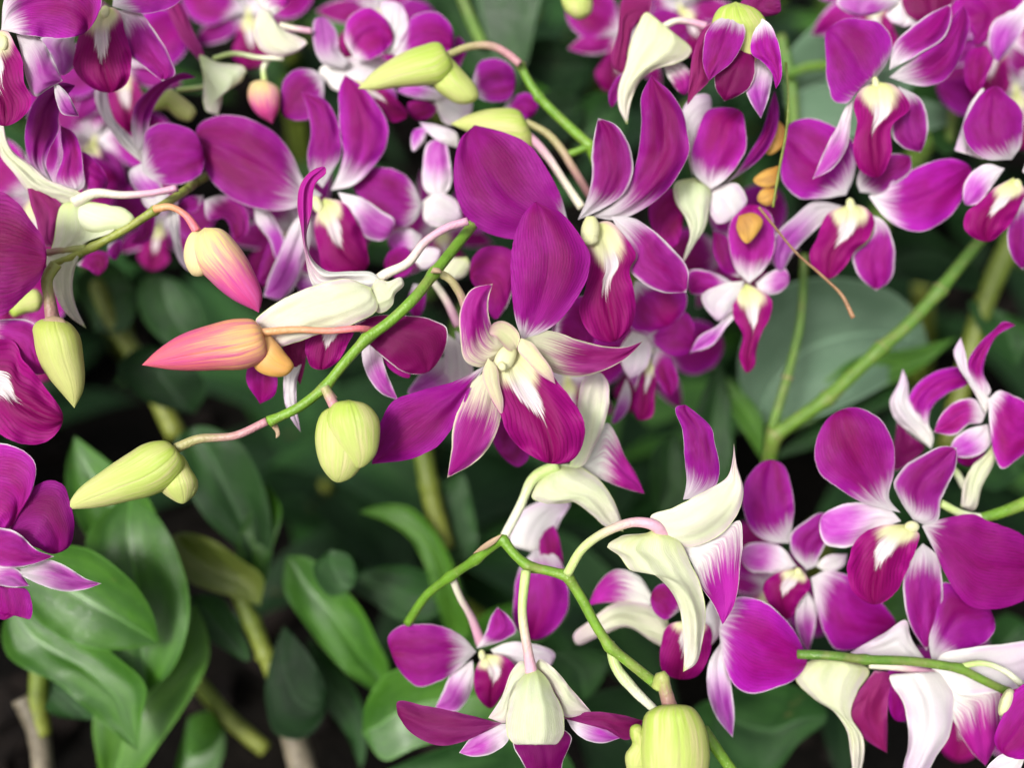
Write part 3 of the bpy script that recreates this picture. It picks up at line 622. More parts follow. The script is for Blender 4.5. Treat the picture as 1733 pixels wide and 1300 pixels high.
things('''
@orchid_flower|26.6|orchid flower|open magenta orchid flowers|large orchid flower at right with white-tufted lip, biggest petal reaching the right edge
O cl q=16: 1543,892,13,10,0
L z=0,24,0 q=12 r=1.5: 1535,888 1492,890 1458,905 1440,935 1434,968 1440,995 1456,1014 1480,1024^ 1508,1011 1524,991 1535,965 1550,930 1556,905
V z=0,24,0 q=4: 1524,868 1505,845 1513,802 1514,763 1504,729 1482,703 1450,690 1419,695^ 1395,716 1382,745 1378,778 1388,801 1419,827 1462,852
S z=0,20,24 q=6: 1545,880 1524,848 1513,816 1526,794 1565,768 1597,755 1619,758* 1619,786 1607,818 1592,847 1586,881 1565,888
P z=0,20,-10 q=2 c=0.08: 1560,890 1590,880 1620,873 1649,871 1672,882 1704,892 1740,915 1758,960^ 1750,1000 1733,1016 1712,1025 1675,1032 1644,1028 1618,1004 1600,973 1580,930
N z=0,14,-8 q=0: 1525,882 1500,858 1466,851 1427,854 1390,876^ 1396,920 1425,928 1455,920 1480,902
S z=0,16,-10 q=2: 1562,920 1540,945 1530,975 1531,1025 1543,1065 1568,1102* 1585,1065 1595,1020 1594,976 1585,940
T r=7,7 a=c q=-20: 1592,852 1628,870 1668,878
@orchid_flower|28|orchid flower|open magenta orchid flowers|medium orchid flower left of the large right one, square magenta petal at lower right
O cl q=11: 1352,970,10,6,70
L z=0,18,0 q=8: 1355,962 1320,968 1292,990 1300,1022 1335,1048^ 1352,1020 1372,990
V z=0,20,8 q=2: 1335,920 1305,918 1278,905 1260,870 1257,832 1272,798 1305,778^ 1324,786 1339,823 1344,860 1340,895
S z=0,16,12 q=4: 1365,965 1340,935 1338,905 1362,883 1392,868 1408,874* 1404,907 1389,938 1378,960
N z=0,12,-6 q=0: 1348,958 1320,925 1290,918 1260,925 1254,945^ 1268,966 1300,970 1330,968
w z=0,12,-6 q=0: 1378,958 1401,940 1434,938* 1430,956 1400,968
V z=0,16,-10 q=4: 1372,978 1400,966 1435,974 1470,1000 1505,1036 1517,1058^ 1503,1076 1466,1093 1440,1101 1414,1099 1395,1070 1382,1030
N z=0,12,-10 q=0: 1366,1000 1350,1020 1346,1046 1352,1078 1368,1107* 1380,1060 1380,1020
@orchid_flower|27.2|orchid flower|open magenta orchid flowers|orchid flower at top right with round left petal and pointed sepal hanging lower left
O cl q=11: 1482,140,12,6,80
L z=0,24,0 q=10: 1488,138 1455,152 1445,180 1450,205 1444,250 1458,290 1485,300^ 1508,262 1510,212 1540,180 1530,160 1510,142
V z=0,20,0 q=6 c=0.06: 1478,138 1500,108 1509,86 1508,62 1493,40 1461,31 1425,33 1402,48^ 1398,105 1402,148 1411,169 1432,175 1446,160
S z=0,18,4 q=6: 1505,118 1512,76 1544,44 1576,21 1609,6* 1610,31 1600,60 1560,88 1525,108
V z=0,16,-6 q=0: 1505,130 1540,102 1590,68 1612,30 1631,8* 1641,31 1634,73 1618,112 1597,136 1571,145 1540,142
N z=0,16,20 q=12: 1445,165 1432,180 1416,215 1402,240 1388,272 1375,303* 1408,286 1434,248 1440,205
S z=0,14,-6 q=0: 1520,145 1558,167 1571,204 1568,235 1558,258* 1526,248 1512,233 1510,205 1530,180
@orchid_flower|28|orchid flower|open magenta orchid flowers|wide orchid flower under the top right one with two broad petals spread left and right
O cl q=11: 1440,348,14,8,80
L z=0,20,0 q=8: 1438,345 1400,362 1384,400 1370,432 1380,459 1402,472^ 1428,453 1445,428 1472,400 1480,372 1462,350
V z=0,20,0 q=2: 1432,330 1446,295 1441,235 1411,214 1362,200 1338,208 1326,240^ 1323,268 1325,309 1348,332 1388,336
S z=0,14,10 q=4: 1455,325 1450,310 1457,285 1480,269 1513,259 1542,264* 1542,288 1518,309 1490,328
V z=0,18,-6 q=2: 1470,332 1500,312 1539,290 1571,275 1612,268 1642,282^ 1638,318 1620,351 1592,378 1558,392 1526,386 1498,368
N z=0,12,-8 q=0: 1425,348 1380,340 1340,370 1312,398 1303,430 1320,460^ 1345,425 1384,385
S z=0,14,-8 q=2: 1462,360 1478,391 1466,412 1443,432 1450,461 1466,480 1483,492* 1505,477 1515,440 1511,406 1494,372
@orchid_flower|27.4|orchid flower|open magenta orchid flowers|orchid flower cut by right edge below the top corner, one rounded petal standing up
O cl q=11: 1722,315,13,8,90
L z=0,20,0 q=8: 1715,300 1680,320 1660,340 1634,362 1632,386 1650,404 1672,409^ 1698,392 1725,352 1735,320
V z=0,20,0 q=4: 1712,270 1727,248 1731,210 1728,183 1707,162 1686,145^ 1662,157 1644,183 1629,214 1636,241 1665,268
N z=0,14,-6: 1700,285 1670,277 1646,290 1630,320 1634,346^ 1658,343 1672,325
S z=0,14,-6: 1735,330 1712,365 1704,406 1714,438 1731,457* 1750,420 1752,360
w z=0,10,-6 q=-4: 1665,270 1655,200 1664,148 1645,170 1625,222 1615,254*
V z=0,14,-10 q=0: 1730,290 1750,250 1780,250 1800,290^ 1780,320
@orchid_flower|27.6|orchid flower|orchid flowers seen from the side|side-on orchid flower at the right edge with thin curled sepals rising above it
V z=0,16,-6 q=8: 1672,676 1691,661 1714,669 1740,684 1758,720^ 1735,766 1717,781 1696,794 1683,771 1676,732
w z=0,14,6 q=4: 1668,700 1640,650 1622,622 1614,595 1626,571* 1634,597 1640,630 1656,655 1676,680
V z=0,14,14 q=2 c=0.4: 1662,680 1640,640 1638,612 1650,590 1680,560 1700,544 1719,550* 1688,568 1672,595 1664,630 1676,665
S z=0,14,14 q=6: 1668,702 1650,676 1615,681 1592,703 1580,732* 1618,736 1640,718 1662,715
N z=0,14,0 q=4: 1672,718 1640,726 1612,748 1608,766^ 1632,775 1660,768 1676,752
h z=0,14,0 q=4 c=0.5: 1684,740 1672,765 1648,786 1633,812 1626,858* 1646,864 1662,823 1684,780 1692,750
P z=0,10,-10 q=-8 n=lip: 1640,730 1620,745 1612,770 1640,790^ 1665,770 1668,740
@orchid_flower|28.4|orchid flower|orchid flowers seen from the side|white-based flower above the large right one, two sepals curling apart
w z=0,12,0 q=2 c=0.5: 1576,760 1545,735 1512,705 1506,680 1520,650 1528,624* 1536,645 1540,680 1560,705 1580,745
V z=0,14,12 q=0 c=0.3: 1575,740 1545,705 1536,685 1548,655 1570,636 1600,624 1638,626 1640,645^ 1600,668 1576,692 1572,720
D z=0,6,0 q=-8: 1518,712 1516,797 1545,779 1565,758^ 1540,735
T r=6,6 a=c q=-8: 1600,790 1615,797 1632,825
@flower_stem|27.2|stem||blurred green stem entering from the right edge beside the large right flower
T r=9,11 a=g n=stem: 1660,878,0 1700,866 1760,840
@flower_stem|26|stem||green flower stem running level across the bottom right corner in front of pale flowers
T r=8,8,8,7 a=d n=stem: 1350,1108,-20 1400,1110 1463,1117! 1544,1120 1623,1131! 1660,1150 1706,1172!
T r=5,5,6 a=c n=pedicel q=2: 1626,1128 1662,1123 1700,1136 1728,1158
@orchid_flower|27|orchid flower|orchid flowers seen from behind|white-backed flower under the level stem with an angular magenta petal hanging beside it
h z=0,20,0 q=6 c=0.5: 1420,1118 1369,1120 1346,1146 1376,1182 1414,1208 1432,1235 1440,1280 1446,1330* 1458,1300 1461,1250 1440,1210 1450,1174 1471,1135
p z=0,10,-10 q=2: 1480,1136 1450,1176 1434,1220 1461,1250 1501,1275* 1502,1195 1501,1138
@orchid_flower|26.8|orchid flower|orchid flowers seen from behind|big white and violet flower seen from behind in bottom right corner, behind the level stem
w z=0,24,0 q=12 c=0.4: 1545,1142 1505,1146 1512,1165 1526,1185 1535,1221 1537,1261 1529,1300 1530,1335* 1571,1305 1586,1279 1606,1248 1613,1208 1611,1169 1590,1140
q z=0,14,-10 q=6: 1588,1150 1640,1172 1690,1168 1693,1200 1689,1255 1668,1297* 1644,1274 1615,1221 1600,1190
w z=0,20,-10 q=4 c=0.1: 1576,1136 1590,1112 1649,1096 1701,1091 1745,1088 1760,1120^ 1740,1155 1675,1174 1615,1174
V z=0,16,-6 q=0: 1578,1122 1572,1090 1580,1040 1597,986 1630,1000 1665,1020 1682,1045^ 1684,1065 1670,1086 1623,1104 1592,1116
w z=0,16,-6 q=0: 1572,1126 1540,1075 1534,1050 1500,1070 1445,1102 1430,1112^ 1470,1120 1530,1122
P z=0,8,-10 q=-6 n=lip: 1550,1140 1505,1135 1500,1180 1520,1222^ 1545,1215 1560,1170
T r=6,7 a=m q=20: 1471,1126 1520,1130 1580,1142
@orchid_flower|25|orchid flower|open magenta orchid flowers|orchid flower cut off by the bottom right corner showing one dark veined petal
P z=0,14,0: 1760,1220 1750,1150 1714,1177 1697,1211 1684,1261 1702,1280^ 1740,1284
w q=-6 z=0,10,0: 1740,1270 1690,1280 1665,1310^ 1720,1310
O c=0 co n=pedicel: 1703,1190,12,26,20
@orchid_flower|26|orchid flower|orchid flowers seen from below|nodding orchid flower at the top with a yellow green hood and very dark maroon lip
B yg n=hood q=6 seam=2 fat=0.5: 1245,2 1215,15 1205,40 1240,60 1262,95 1276,105^ 1284,60 1296,35 1285,18
V z=0,20,10 q=20: 1236,24 1212,34 1197,50 1190,80 1191,115 1200,136* 1212,126 1238,105 1257,73 1261,50 1254,34
V z=0,20,10 q=18: 1286,28 1280,44 1273,60 1273,92 1289,103 1304,120 1313,150* 1321,136 1323,105 1315,65 1303,40
D z=0,18,-6 q=8 n=lip: 1258,80 1226,100 1209,130 1211,148 1226,171* 1247,163 1268,148 1278,108 1274,85
N z=0,16,0 q=0: 1285,90 1276,110 1262,152 1273,178 1288,200* 1303,157 1306,120
p z=0,14,0 q=0: 1205,36 1190,48 1174,86 1166,140 1163,178* 1180,157 1200,136 1194,90
p z=0,10,0 q=12: 1320,-6 1265,-8 1246,17 1270,22 1300,27 1320,20^
@orchid_flower|27.6|orchid flower|orchid flowers seen from behind|cream horn-shaped orchid flower seen from behind at top, left of the nodding one
h z=0,24,0 q=8 c=0.5: 1125,45 1093,20 1075,52 1059,110 1046,152 1047,180 1061,210* 1069,167 1082,139 1106,118 1142,107 1162,97 1170,84 1160,70 1140,58
p z=0,14,0 q=2: 1095,40 1101,-6 1058,-8 1046,50 1043,118 1052,122^ 1064,80 1080,40
V z=0,10,-10 q=-6: 1070,110 1044,130 1030,170 1034,181^ 1050,160 1062,140
q z=0,8,-10 q=-6: 1120,100 1160,110 1172,130 1160,160^ 1130,130
T r=6,5,7 a=m q=14: 1116,48 1148,34 1175,38 1195,44
@orchid_flower|27.8|orchid flower|orchid flowers seen from the side|flower below the nodding one, oval petal cupped over a hooked cream sepal
V z=0,20,12 q=10: 1203,320 1174,293 1170,262 1180,222 1197,186 1226,181 1254,188^ 1262,220 1263,248 1242,287 1220,310
V z=0,14,14 q=0: 1212,320 1240,298 1266,262 1289,222 1305,170 1311,152* 1318,183 1314,222 1297,256 1262,288
h z=0,24,0 q=4 c=0.5: 1175,300 1142,310 1143,340 1162,372 1168,398 1160,425 1154,448* 1176,412 1193,385 1200,350 1202,320
w z=0,16,0 q=-2: 1172,300 1160,250 1150,200 1178,160 1200,160 1205,180^ 1180,220 1172,260
w z=0,16,0 q=-2: 1200,318 1198,350 1215,378 1245,368^ 1264,340 1250,312
@orchid_flower|28.2|orchid flower|orchid flowers seen from the side|slim orchid flower holding a fallen orange petal, its narrow pink lip hanging down
V z=0,20,10 q=6: 1268,480 1245,456 1236,425 1234,385 1247,357 1276,346^ 1302,360 1312,395 1308,430 1290,460
w z=0,16,0 q=0: 1260,475 1225,480 1187,503 1205,535 1214,543^ 1235,530 1250,505
L z=0,16,6 q=8: 1262,480 1244,500 1240,529 1257,568 1252,608 1265,631^ 1277,620 1280,595 1290,561 1303,537 1306,508 1280,487
S z=0,12,0 q=2: 1240,478 1210,462 1166,459 1168,495^ 1200,498 1235,488
N z=0,12,6 q=-2: 1240,515 1215,550 1182,571 1168,597* 1205,585 1228,555 1246,530
P z=0,10,0 q=-4: 1252,470 1226,461 1208,430 1206,391* 1228,400 1240,430
N z=0,10,0 q=0: 1278,478 1300,462 1330,455 1336,475^ 1312,498 1285,492
@fallen_petal|27.9|petal||orange withered petal lying on the magenta petal of the slim orchid flower
B ye q=40 fat=0.3: 1250,365 1246,385 1264,412^ 1282,395 1291,372 1275,360
@fallen_petal|28.6|petal|withered orange petals|curled orange withered petal caught on the dry stalk, highest of the orange ones
B ye q=30 fat=0.4: 1314,200 1300,225 1290,240 1300,262^ 1322,250 1328,215
@fallen_petal|28.6|petal|withered orange petals|small orange withered petal hanging on the dry stalk above the slim flower
B ye q=30 fat=0.4: 1318,280 1290,290 1275,305^ 1296,318 1316,310
@fallen_petal|28.6|petal|withered orange petals|lowest orange withered petal on the dry stalk, half behind a flower
B ye q=30 fat=0.4: 1312,318 1288,322 1282,338^ 1300,348 1314,335
@dry_stalk|26.6|stalk||thin tan dry stalk bent at an angle, its tip ending over the pale leaf
T r=2,2.2,2.4,2.4 a=o n=upper_stalk: 1330,105 1334,160 1332,210 1318,290 1308,350
T r=2.6,2,2.2,2.6,4.2 a=t n=lower_stalk: 1284,350 1312,385 1345,425 1395,470 1425,500 1444,538
@orchid_flower|28.3|orchid flower|open magenta orchid flowers|orchid flower behind the upper flower's right sepal showing two broad plain magenta petals
V z=0,14,0 q=4: 1075,475 1110,478 1158,490 1163,510 1155,532 1130,552^ 1095,562 1069,556 1062,520
P z=0,10,0 q=0: 1095,568 1125,550 1156,526 1176,552 1174,580^ 1165,597 1142,603 1110,585
P z=0,12,0 q=0: 1120,420 1101,380 1100,345 1137,318 1155,346 1156,378^ 1137,420
w q=-6: 1070,560 1050,590 1068,640^ 1095,620 1095,570
@orchid_flower|29|orchid flower|open magenta orchid flowers|small blurred orchid flower below the slim one, pinkish side lobes and short dark lip
N z=0,12,0 q=4: 1070,590 1058,600 1062,635 1074,655* 1086,625 1086,590
V z=0,12,0 q=2: 1100,600 1120,590 1142,620 1148,650 1135,670^ 1115,650
L z=0,12,0 q=2: 1095,600 1080,650 1072,690 1080,710^ 1100,708 1108,660 1112,610
N z=0,10,0 q=0: 1060,640 1042,690 1036,718^ 1056,705 1068,665
@orchid_flower|24.2|orchid flower|open magenta orchid flowers|flower cut by the left edge with one large smooth magenta petal above ribbed bud
P z=0,20,0 c=0.12: -90,440 -50,340 0,322 28,342 52,372 74,406 79,438^ 68,472 40,503 0,536 -40,540
@orchid_flower|24.6|orchid flower|open magenta orchid flowers|flower at left edge showing mostly dark lip with white brush beside ribbed bud
L z=0,20,0 q=8 r=1.4: -70,640 -40,585 0,574 26,579 38,608 58,630 76,655 107,711^ 84,745 62,753 16,745 -10,728 -50,700
S z=0,14,-6: -40,590 -20,545 0,541 58,547 72,600 79,632* 58,634 34,610 0,580
@orchid_flower|24.6|orchid flower|open magenta orchid flowers|flower low at the left edge, two broad magenta petals above three pale-tipped sepals
S z=0,18,-4 q=16: -60,905 -20,892 0,893 28,901 64,932 92,942* 52,957 0,961 -30,950
N z=0,14,-4 q=8: -50,960 0,960 26,962 50,992* 26,995 0,992 -40,990
N z=0,14,-4 q=6: 0,960 36,962 86,948 118,962 146,980 172,988* 146,998 105,1001 66,989 35,975
V z=0,18,0 q=8 c=0.1: -40,900 -40,790 -10,752 38,762 58,781 57,823 35,867 14,895^ -10,900
P z=0,14,-6 q=0 c=0.1: -10,915 15,894 55,826 89,813 106,820 118,849 125,901 118,925 92,938^ 52,925 20,930
P z=0,10,0 q=0 n=lip: 0,960 8,998 44,997 54,1020 50,1049 31,1041 5,1050^ -20,1010
@orchid_flower|26.3|orchid flower|orchid flowers seen from behind|hooked cream flower at upper left seen from behind, pale sepal curving past the stem
h z=0,14,-14 q=12 c=0.15: 132,340 105,346 95,372 88,417 78,435 86,472 93,498 115,534 146,556* 128,516 123,477 131,443 147,411 190,392 205,375 190,350 165,343
B sp q=20 n=spur seam=0 fat=0.55: 128,352 128,372 150,392 185,392 214,384^ 228,370 214,354 180,347 150,344
s z=0,14,4 q=6 c=0.35: 128,348 100,345 47,322 26,296 0,262 -10,220 0,183 10,169 21,174* 8,190 8,222 21,254 50,277 80,303 106,314 138,330
V z=0,20,10 q=4: 100,322 73,301 50,275 43,248 44,209 58,170 78,149 105,139 128,144* 115,160 99,196 99,222 86,248 78,278 88,305
p z=0,14,-6 q=8: 90,418 76,417 60,370 52,346 46,300 52,275* 62,293 78,322 106,350 98,380
V z=0,12,-6 q=-2: 125,325 96,311 106,262 103,232 102,212* 123,222 136,248 140,280 140,318
V z=0,8,-20 q=-12: 140,325 140,256 160,270 182,314^ 165,330
T r=11,7,6,6 a=m q=34: 126,344 157,328 209,330 260,326 300,318
@orchid_flower|28|orchid flower|open magenta orchid flowers|flower near top left with one round petal and a long curling sepal above it
V z=0,18,0 q=6: 240,290 242,243 246,222 262,210 293,209 327,222 345,260^ 340,293 314,309 275,311 251,300
V z=0,16,16 q=4: 235,258 225,235 222,209 228,178 248,154 282,133 314,123 332,131* 293,141 269,167 254,201 250,235
w z=0,14,10 q=2 c=0.5: 240,275 205,245 188,222 167,188 160,162 167,141 180,137* 184,170 196,204 222,230 242,252
N z=0,10,0: 240,275 218,290 228,320 255,335^ 275,320 262,295
w z=0,10,0 q=-4: 250,300 240,340 262,360 290,350^ 280,320
@orchid_flower|25|orchid flower|open magenta orchid flowers|large flower filling the top left corner, wide violet petal over a cream throat
O cl q=12: 5,72,14,10,90
V z=0,18,0 q=14 c=0.1: 2,50 10,-10 60,-50 140,-50 172,-4 163,31 145,54^ 99,64 52,60
L z=0,20,0 q=6 r=1.2: -20,60 10,50 25,75 37,99 40,136 53,170 40,196 8,213^ -30,190 -50,120
N z=0,14,-6 q=4: 28,58 65,63 89,99 106,136* 82,150 60,163 44,131 38,99
N z=0,10,-10 q=-6: 90,135 112,155 134,196* 105,192 95,170
@orchid_flower|26.4|orchid flower|open magenta orchid flowers|second flower along the top edge from the left, dark hanging lip with white tuft
O cl q=11: 178,20,12,8,90
L z=0,20,0 q=6: 178,10 140,40 131,70 126,118 146,142 188,156^ 210,146 223,105 212,55 196,14
V z=0,16,0 q=10: 190,10 200,-40 260,-60 320,-20^ 300,5 236,22
S z=0,14,-6 q=4: 198,16 236,21 262,52 288,97 296,126 275,137* 246,115 217,89 209,55
N z=0,12,-6 q=2: 140,50 128,60 131,105 105,127^ 86,92 68,66 100,50
@orchid_bud|29|flower bud|closed orchid buds|small blurred pink and yellow bud near the top left, point down
B pk: 447,133 425,140 419,158 432,190 461,209* 474,178 472,150
T r=5,5 a=c: 448,136,-2 446,115 455,98
@orchid_bud|29|flower bud|closed orchid buds|blurred green bud behind the curling sepal near the top left
B yg: 262,172 290,150 305,160 332,192^ 322,205 300,200 282,186 258,186
@orchid_bud|29|flower bud|closed orchid buds|small green bud touching the top edge right of centre
B yg: 975,-30 950,-10 955,15 980,33^ 1000,22 1002,-5
@orchid_bud|28|flower bud|closed orchid buds|blurred green bud peeping out below the large petal at the left edge
B yg: 12,515 22,536 45,530 66,525 74,506^ 62,490 35,498
@orchid_flower|28.8|orchid flower|orchid flowers seen from behind|white winged flower seen from behind near the top, left of the top centre flower
s z=0,14,0 q=4: 450,50 460,20 446,14 430,50 438,80 470,95 501,88^ 519,72 485,52 470,42
T r=5,5 a=m q=6: 474,42 500,48 528,52
q z=0,10,0 q=-4: 455,30 430,-10 460,-30 490,0^
@orchid_flower|28.9|orchid flower|orchid flowers seen from behind|narrow white horned orchid flower seen from behind left of the small pink bud
h z=0,14,0 q=4 c=0.5: 345,120 337,92 366,104 416,117 410,135 378,157 374,180 369,194* 350,188 344,146
T r=4,4,4 a=c q=8: 361,98 392,90 440,97 480,98
T r=4,4,4 a=c q=-8: 300,152 345,146 380,135 416,118
p z=0,8,-10 q=-6: 345,110 310,70 285,20 275,-10 300,0^ 330,60 345,90
@orchid_flower|29|orchid flower|open magenta orchid flowers|blurred orchid flower at top centre left of the long yellow green bud
L z=0,10,0 q=0: 600,135 640,145 668,165 690,195^ 665,207 640,180 610,160
V z=0,14,0 q=4: 600,100 583,65 590,30 624,12 648,26 666,65^ 640,94 618,102
N z=0,14,0 q=2: 580,118 545,106 529,60 535,30 545,28^ 568,48 575,86 590,108
w z=0,10,0 q=-4: 640,90 648,30 645,5 676,5^ 690,34 678,70 665,90
V z=0,14,0 q=0: 665,92 681,70 697,29 739,20 763,42 766,78^ 730,100 690,105
V z=0,14,0 q=0: 550,135 535,120 498,118 480,135 476,165 482,196^ 520,202 545,175
N z=0,10,0 q=2: 610,130 635,145 668,150 672,165^ 640,168 618,155
w q=-8: 560,150 540,120 600,95 650,100 680,130 640,160^ 590,160
@orchid_flower|29.6|orchid flower|open magenta orchid flowers|blurred orchid flower under the long yellow green bud with a rounded right petal
V z=0,14,0 q=4: 795,160 801,130 812,104 838,98 866,112 873,140^ 860,168 830,172
N z=0,10,0 q=4: 740,170 700,165 672,152 690,145 730,148 755,160
P z=0,10,0 q=-4 n=lip: 745,180 720,170 690,175 700,200^ 725,200
w q=0: 735,175 745,150 780,150 800,175 790,205^ 755,210
V q=-2: 850,185 862,168 896,157 911,175 900,198^ 870,195
V q=-4: 780,110 790,80 775,60^ 765,90 770,130
@orchid_flower|29|orchid flower|open magenta orchid flowers|violet tinged blurred orchid flower between the soft left flower and the upper one
V z=0,14,0 q=4 c=0.1: 715,345 690,300 660,284 623,287 597,311^ 620,345 650,375 686,384 707,367
N z=0,14,0 q=2: 745,335 722,325 716,275 726,240 748,236^ 762,275 760,320
w z=0,14,0 q=0: 715,340 740,325 772,340 780,375^ 750,385 720,375
w z=0,14,0 q=6: 775,250 745,240 722,222 709,206* 745,212 775,228
N z=0,10,0 q=0: 720,240 700,256 700,220^ 722,215
@orchid_flower|28.8|orchid flower|open magenta orchid flowers|blurred violet flower in the gap between pale-backed flower and arching stem
P z=0,10,0 q=0: 700,440 690,420 660,425 650,450^ 672,470 695,460
w q=2: 700,440 715,420 745,425 740,440^ 715,455
V q=0: 700,480 690,520 705,540^ 720,510 716,485
N q=-4: 715,400 690,385 655,400 660,420^ 700,425
h q=4 c=0.5: 790,435 757,440 745,460 765,474^ 788,465 795,445
@orchid_flower|27.6|orchid flower|open magenta orchid flowers|deep magenta petals of a flower tucked behind the middle flower's top petal
P z=0,10,0 q=0: 858,520 868,490 868,425 848,417 818,419 799,438 796,470^ 815,500 840,540
V z=0,10,0 q=-4: 940,560 950,520 985,500 1010,560 990,600^ 950,600
P z=0,10,0 q=-10: 860,720 830,700 840,760^ 880,790 900,760
T r=6,8 a=m q=8: 731,474 752,503 776,552
@orchid_flower|28|orchid flower|open magenta orchid flowers|pale throated orchid flower directly behind the left petal of the middle flower
w z=0,10,0 q=2: 770,590 750,560 752,600 760,650 790,660^ 800,620 790,590
N z=0,10,0 q=0: 765,600 735,610 705,640 690,665^ 740,665 780,640
N q=-2: 770,560 800,575 810,610^ 780,620
@orchid_flower|28.6|orchid flower|orchid flowers seen from behind|violet edged flower hanging left of the pink bud behind the upper left stem
w z=0,8,0 q=2: 300,340 283,360 290,400 305,445 320,460* 306,410 303,370
P z=0,8,0 q=0: 262,350 240,365 230,400 222,410^ 252,408 262,380
P z=0,8,0 q=0: 130,448 160,425 182,428 181,452 167,466^ 148,455
V z=0,8,0 q=0: 183,414 204,405 203,430 195,440^ 183,430
V z=0,8,0 q=0: 345,338 370,330 417,354 414,400 400,404^ 380,370 352,372
V z=0,8,0 q=-8: 345,330 312,335 300,350^ 330,358
@orchid_flower|29|orchid flower|open magenta orchid flowers|blurred purple strap-petalled orchid flower below the broad left petal of the soft flower
N z=0,10,0 q=0: 430,350 432,372 455,405 470,440^ 482,420 470,380 455,358
N z=0,10,0 q=0: 545,470 480,455 490,470 520,500^ 545,490
P z=0,10,0 q=-6: 470,380 450,420 440,480^ 470,470 490,420
@orchid_flower|28.6|orchid flower|open magenta orchid flowers|orchid flower in the top right corner with hanging violet sepals cut by the edge
D z=0,12,0 q=0: 1560,-20 1525,0 1535,25 1580,36^ 1612,5 1620,-20
N z=0,12,0 q=4: 1500,-20 1420,-10 1416,5 1430,19 1466,26^ 1495,18 1520,0
w z=0,10,0 q=-4: 1520,0 1500,25 1525,45^ 1560,36 1560,10
P z=0,10,0 q=2: 1625,-20 1612,15 1645,55 1650,75^ 1690,50 1733,5 1700,-20
N z=0,12,-6 q=6: 1740,-10 1705,20 1682,35 1675,86 1688,106* 1714,78 1740,22
P z=0,10,-6 q=-6: 1665,70 1645,80 1640,150 1650,160^ 1670,130 1680,80
''')

# flowers farther back, seen in the gaps of the front ones
def back_flower(x, y, D, size, rot, label, seedv, parts='LPPSSS'):
    rg = random.Random(seedv); out = []
    angs = {'L': [90], 'P': [200, -20], 'S': [270, 145, 35]}
    pa = {'L': 0, 'P': 0, 'S': 0}
    for kd in parts:
        a = R(angs[kd][pa[kd] % len(angs[kd])] + rot + rg.uniform(-9, 9)); pa[kd] += 1
        ln = size * 1.22 * {'L': .95, 'P': 1.15, 'S': 1.05}[kd] * rg.uniform(.9, 1.1); wd = ln * {'L': .34, 'P': .36, 'S': .2}[kd]
        prof = {'L': [(.2, .5), (.45, .75), (.75, 1.0)], 'P': [(.22, .45), (.5, 1.0), (.8, .85)], 'S': [(.25, .8), (.5, 1), (.78, .65)]}[kd]
        pt = lambda f, s: f'{x + math.cos(a) * ln * f - math.sin(a) * wd * s:.1f},{y + math.sin(a) * ln * f + math.cos(a) * wd * s:.1f}'
        s = ' '.join([pt(0, 0)] + [pt(f, w_) for f, w_ in prof] + [pt(1, 0) + ('^' if kd != 'S' else '*')] + [pt(f, -w_) for f, w_ in prof[::-1]])
        out.append(f"{kd.replace('P', 'V')} q={ {'L': 6, 'P': 2, 'S': 0}[kd]}: {s}")
    out.append(f'O cl q=8: {x},{y},{size * .1:.0f},{size * .08:.0f},80')
    things(f'@orchid_flower|{D + 2.5}|orchid flower|blurred orchid flowers deep behind|{label}\n' + '\n'.join(out))
for a in (
 (60, 330, 29.5, 105, 10, 'dark blurred orchid flower behind the hooked cream flower near the left edge', 1),
 (200, 110, 30.5, 95, -20, 'blurred orchid flower behind the curling sepal near the top left', 2),
 (420, 20, 31.5, 90, 0, 'blurred orchid flower at the top edge above the small pink bud', 4),
 (160, 235, 31, 90, 15, 'blurred orchid flower behind the upright strap petals at upper left', 5),
 (500, 390, 30.5, 90, 30, 'blurred orchid flower filling the gap behind the soft left flower', 6),
 (745, 385, 31.5, 80, -10, 'blurred orchid flower low behind the violet tinged one left of centre', 7),
 (1060, 60, 30.5, 80, 20, 'blurred orchid flower behind the cream horned one near the top', 8),
 (1240, 420, 30.5, 90, -25, 'blurred orchid flower behind the slim one holding the orange petal', 9),
 (1690, 60, 30.8, 100, 12, 'blurred orchid flower behind the hanging sepals of the top right corner', 10),
 (1480, -10, 30.5, 95, 0, 'blurred orchid flower cut by the top edge above the round left petal', 11),
 (1150, 10, 31, 80, -30, 'blurred orchid flower at the top edge between the horned and nodding ones', 12),
 (10, 440, 30, 90, 0, 'blurred orchid flower behind the smooth petal at the left edge', 13),
 (640, 20, 31, 80, 40, 'blurred orchid flower at the top edge above the top centre one', 14),
 (1720, 150, 31, 95, -12, 'blurred orchid flower at the right edge behind the standing petal', 26),
 (1100, 600, 31, 85, 18, 'blurred orchid flower behind the small one below the slim flower', 27),
 (30, 570, 30, 85, -30, 'blurred orchid flower at the left edge behind the white brushed lip', 28),
 (270, 380, 31.5, 70, 10, 'blurred orchid flower low behind the upper left stem', 29),
 (1640, 1180, 31, 100, 10, 'blurred orchid flower deep in the bottom right behind the pale ones', 30),
 (960, 640, 30, 85, 0, 'blurred orchid flower right behind the lip of the middle flower', 31),
 (1310, 1000, 31, 85, 45, 'blurred orchid flower in the gap left of the medium right one', 32),
): back_flower(*a[:5], a[5], a[6])
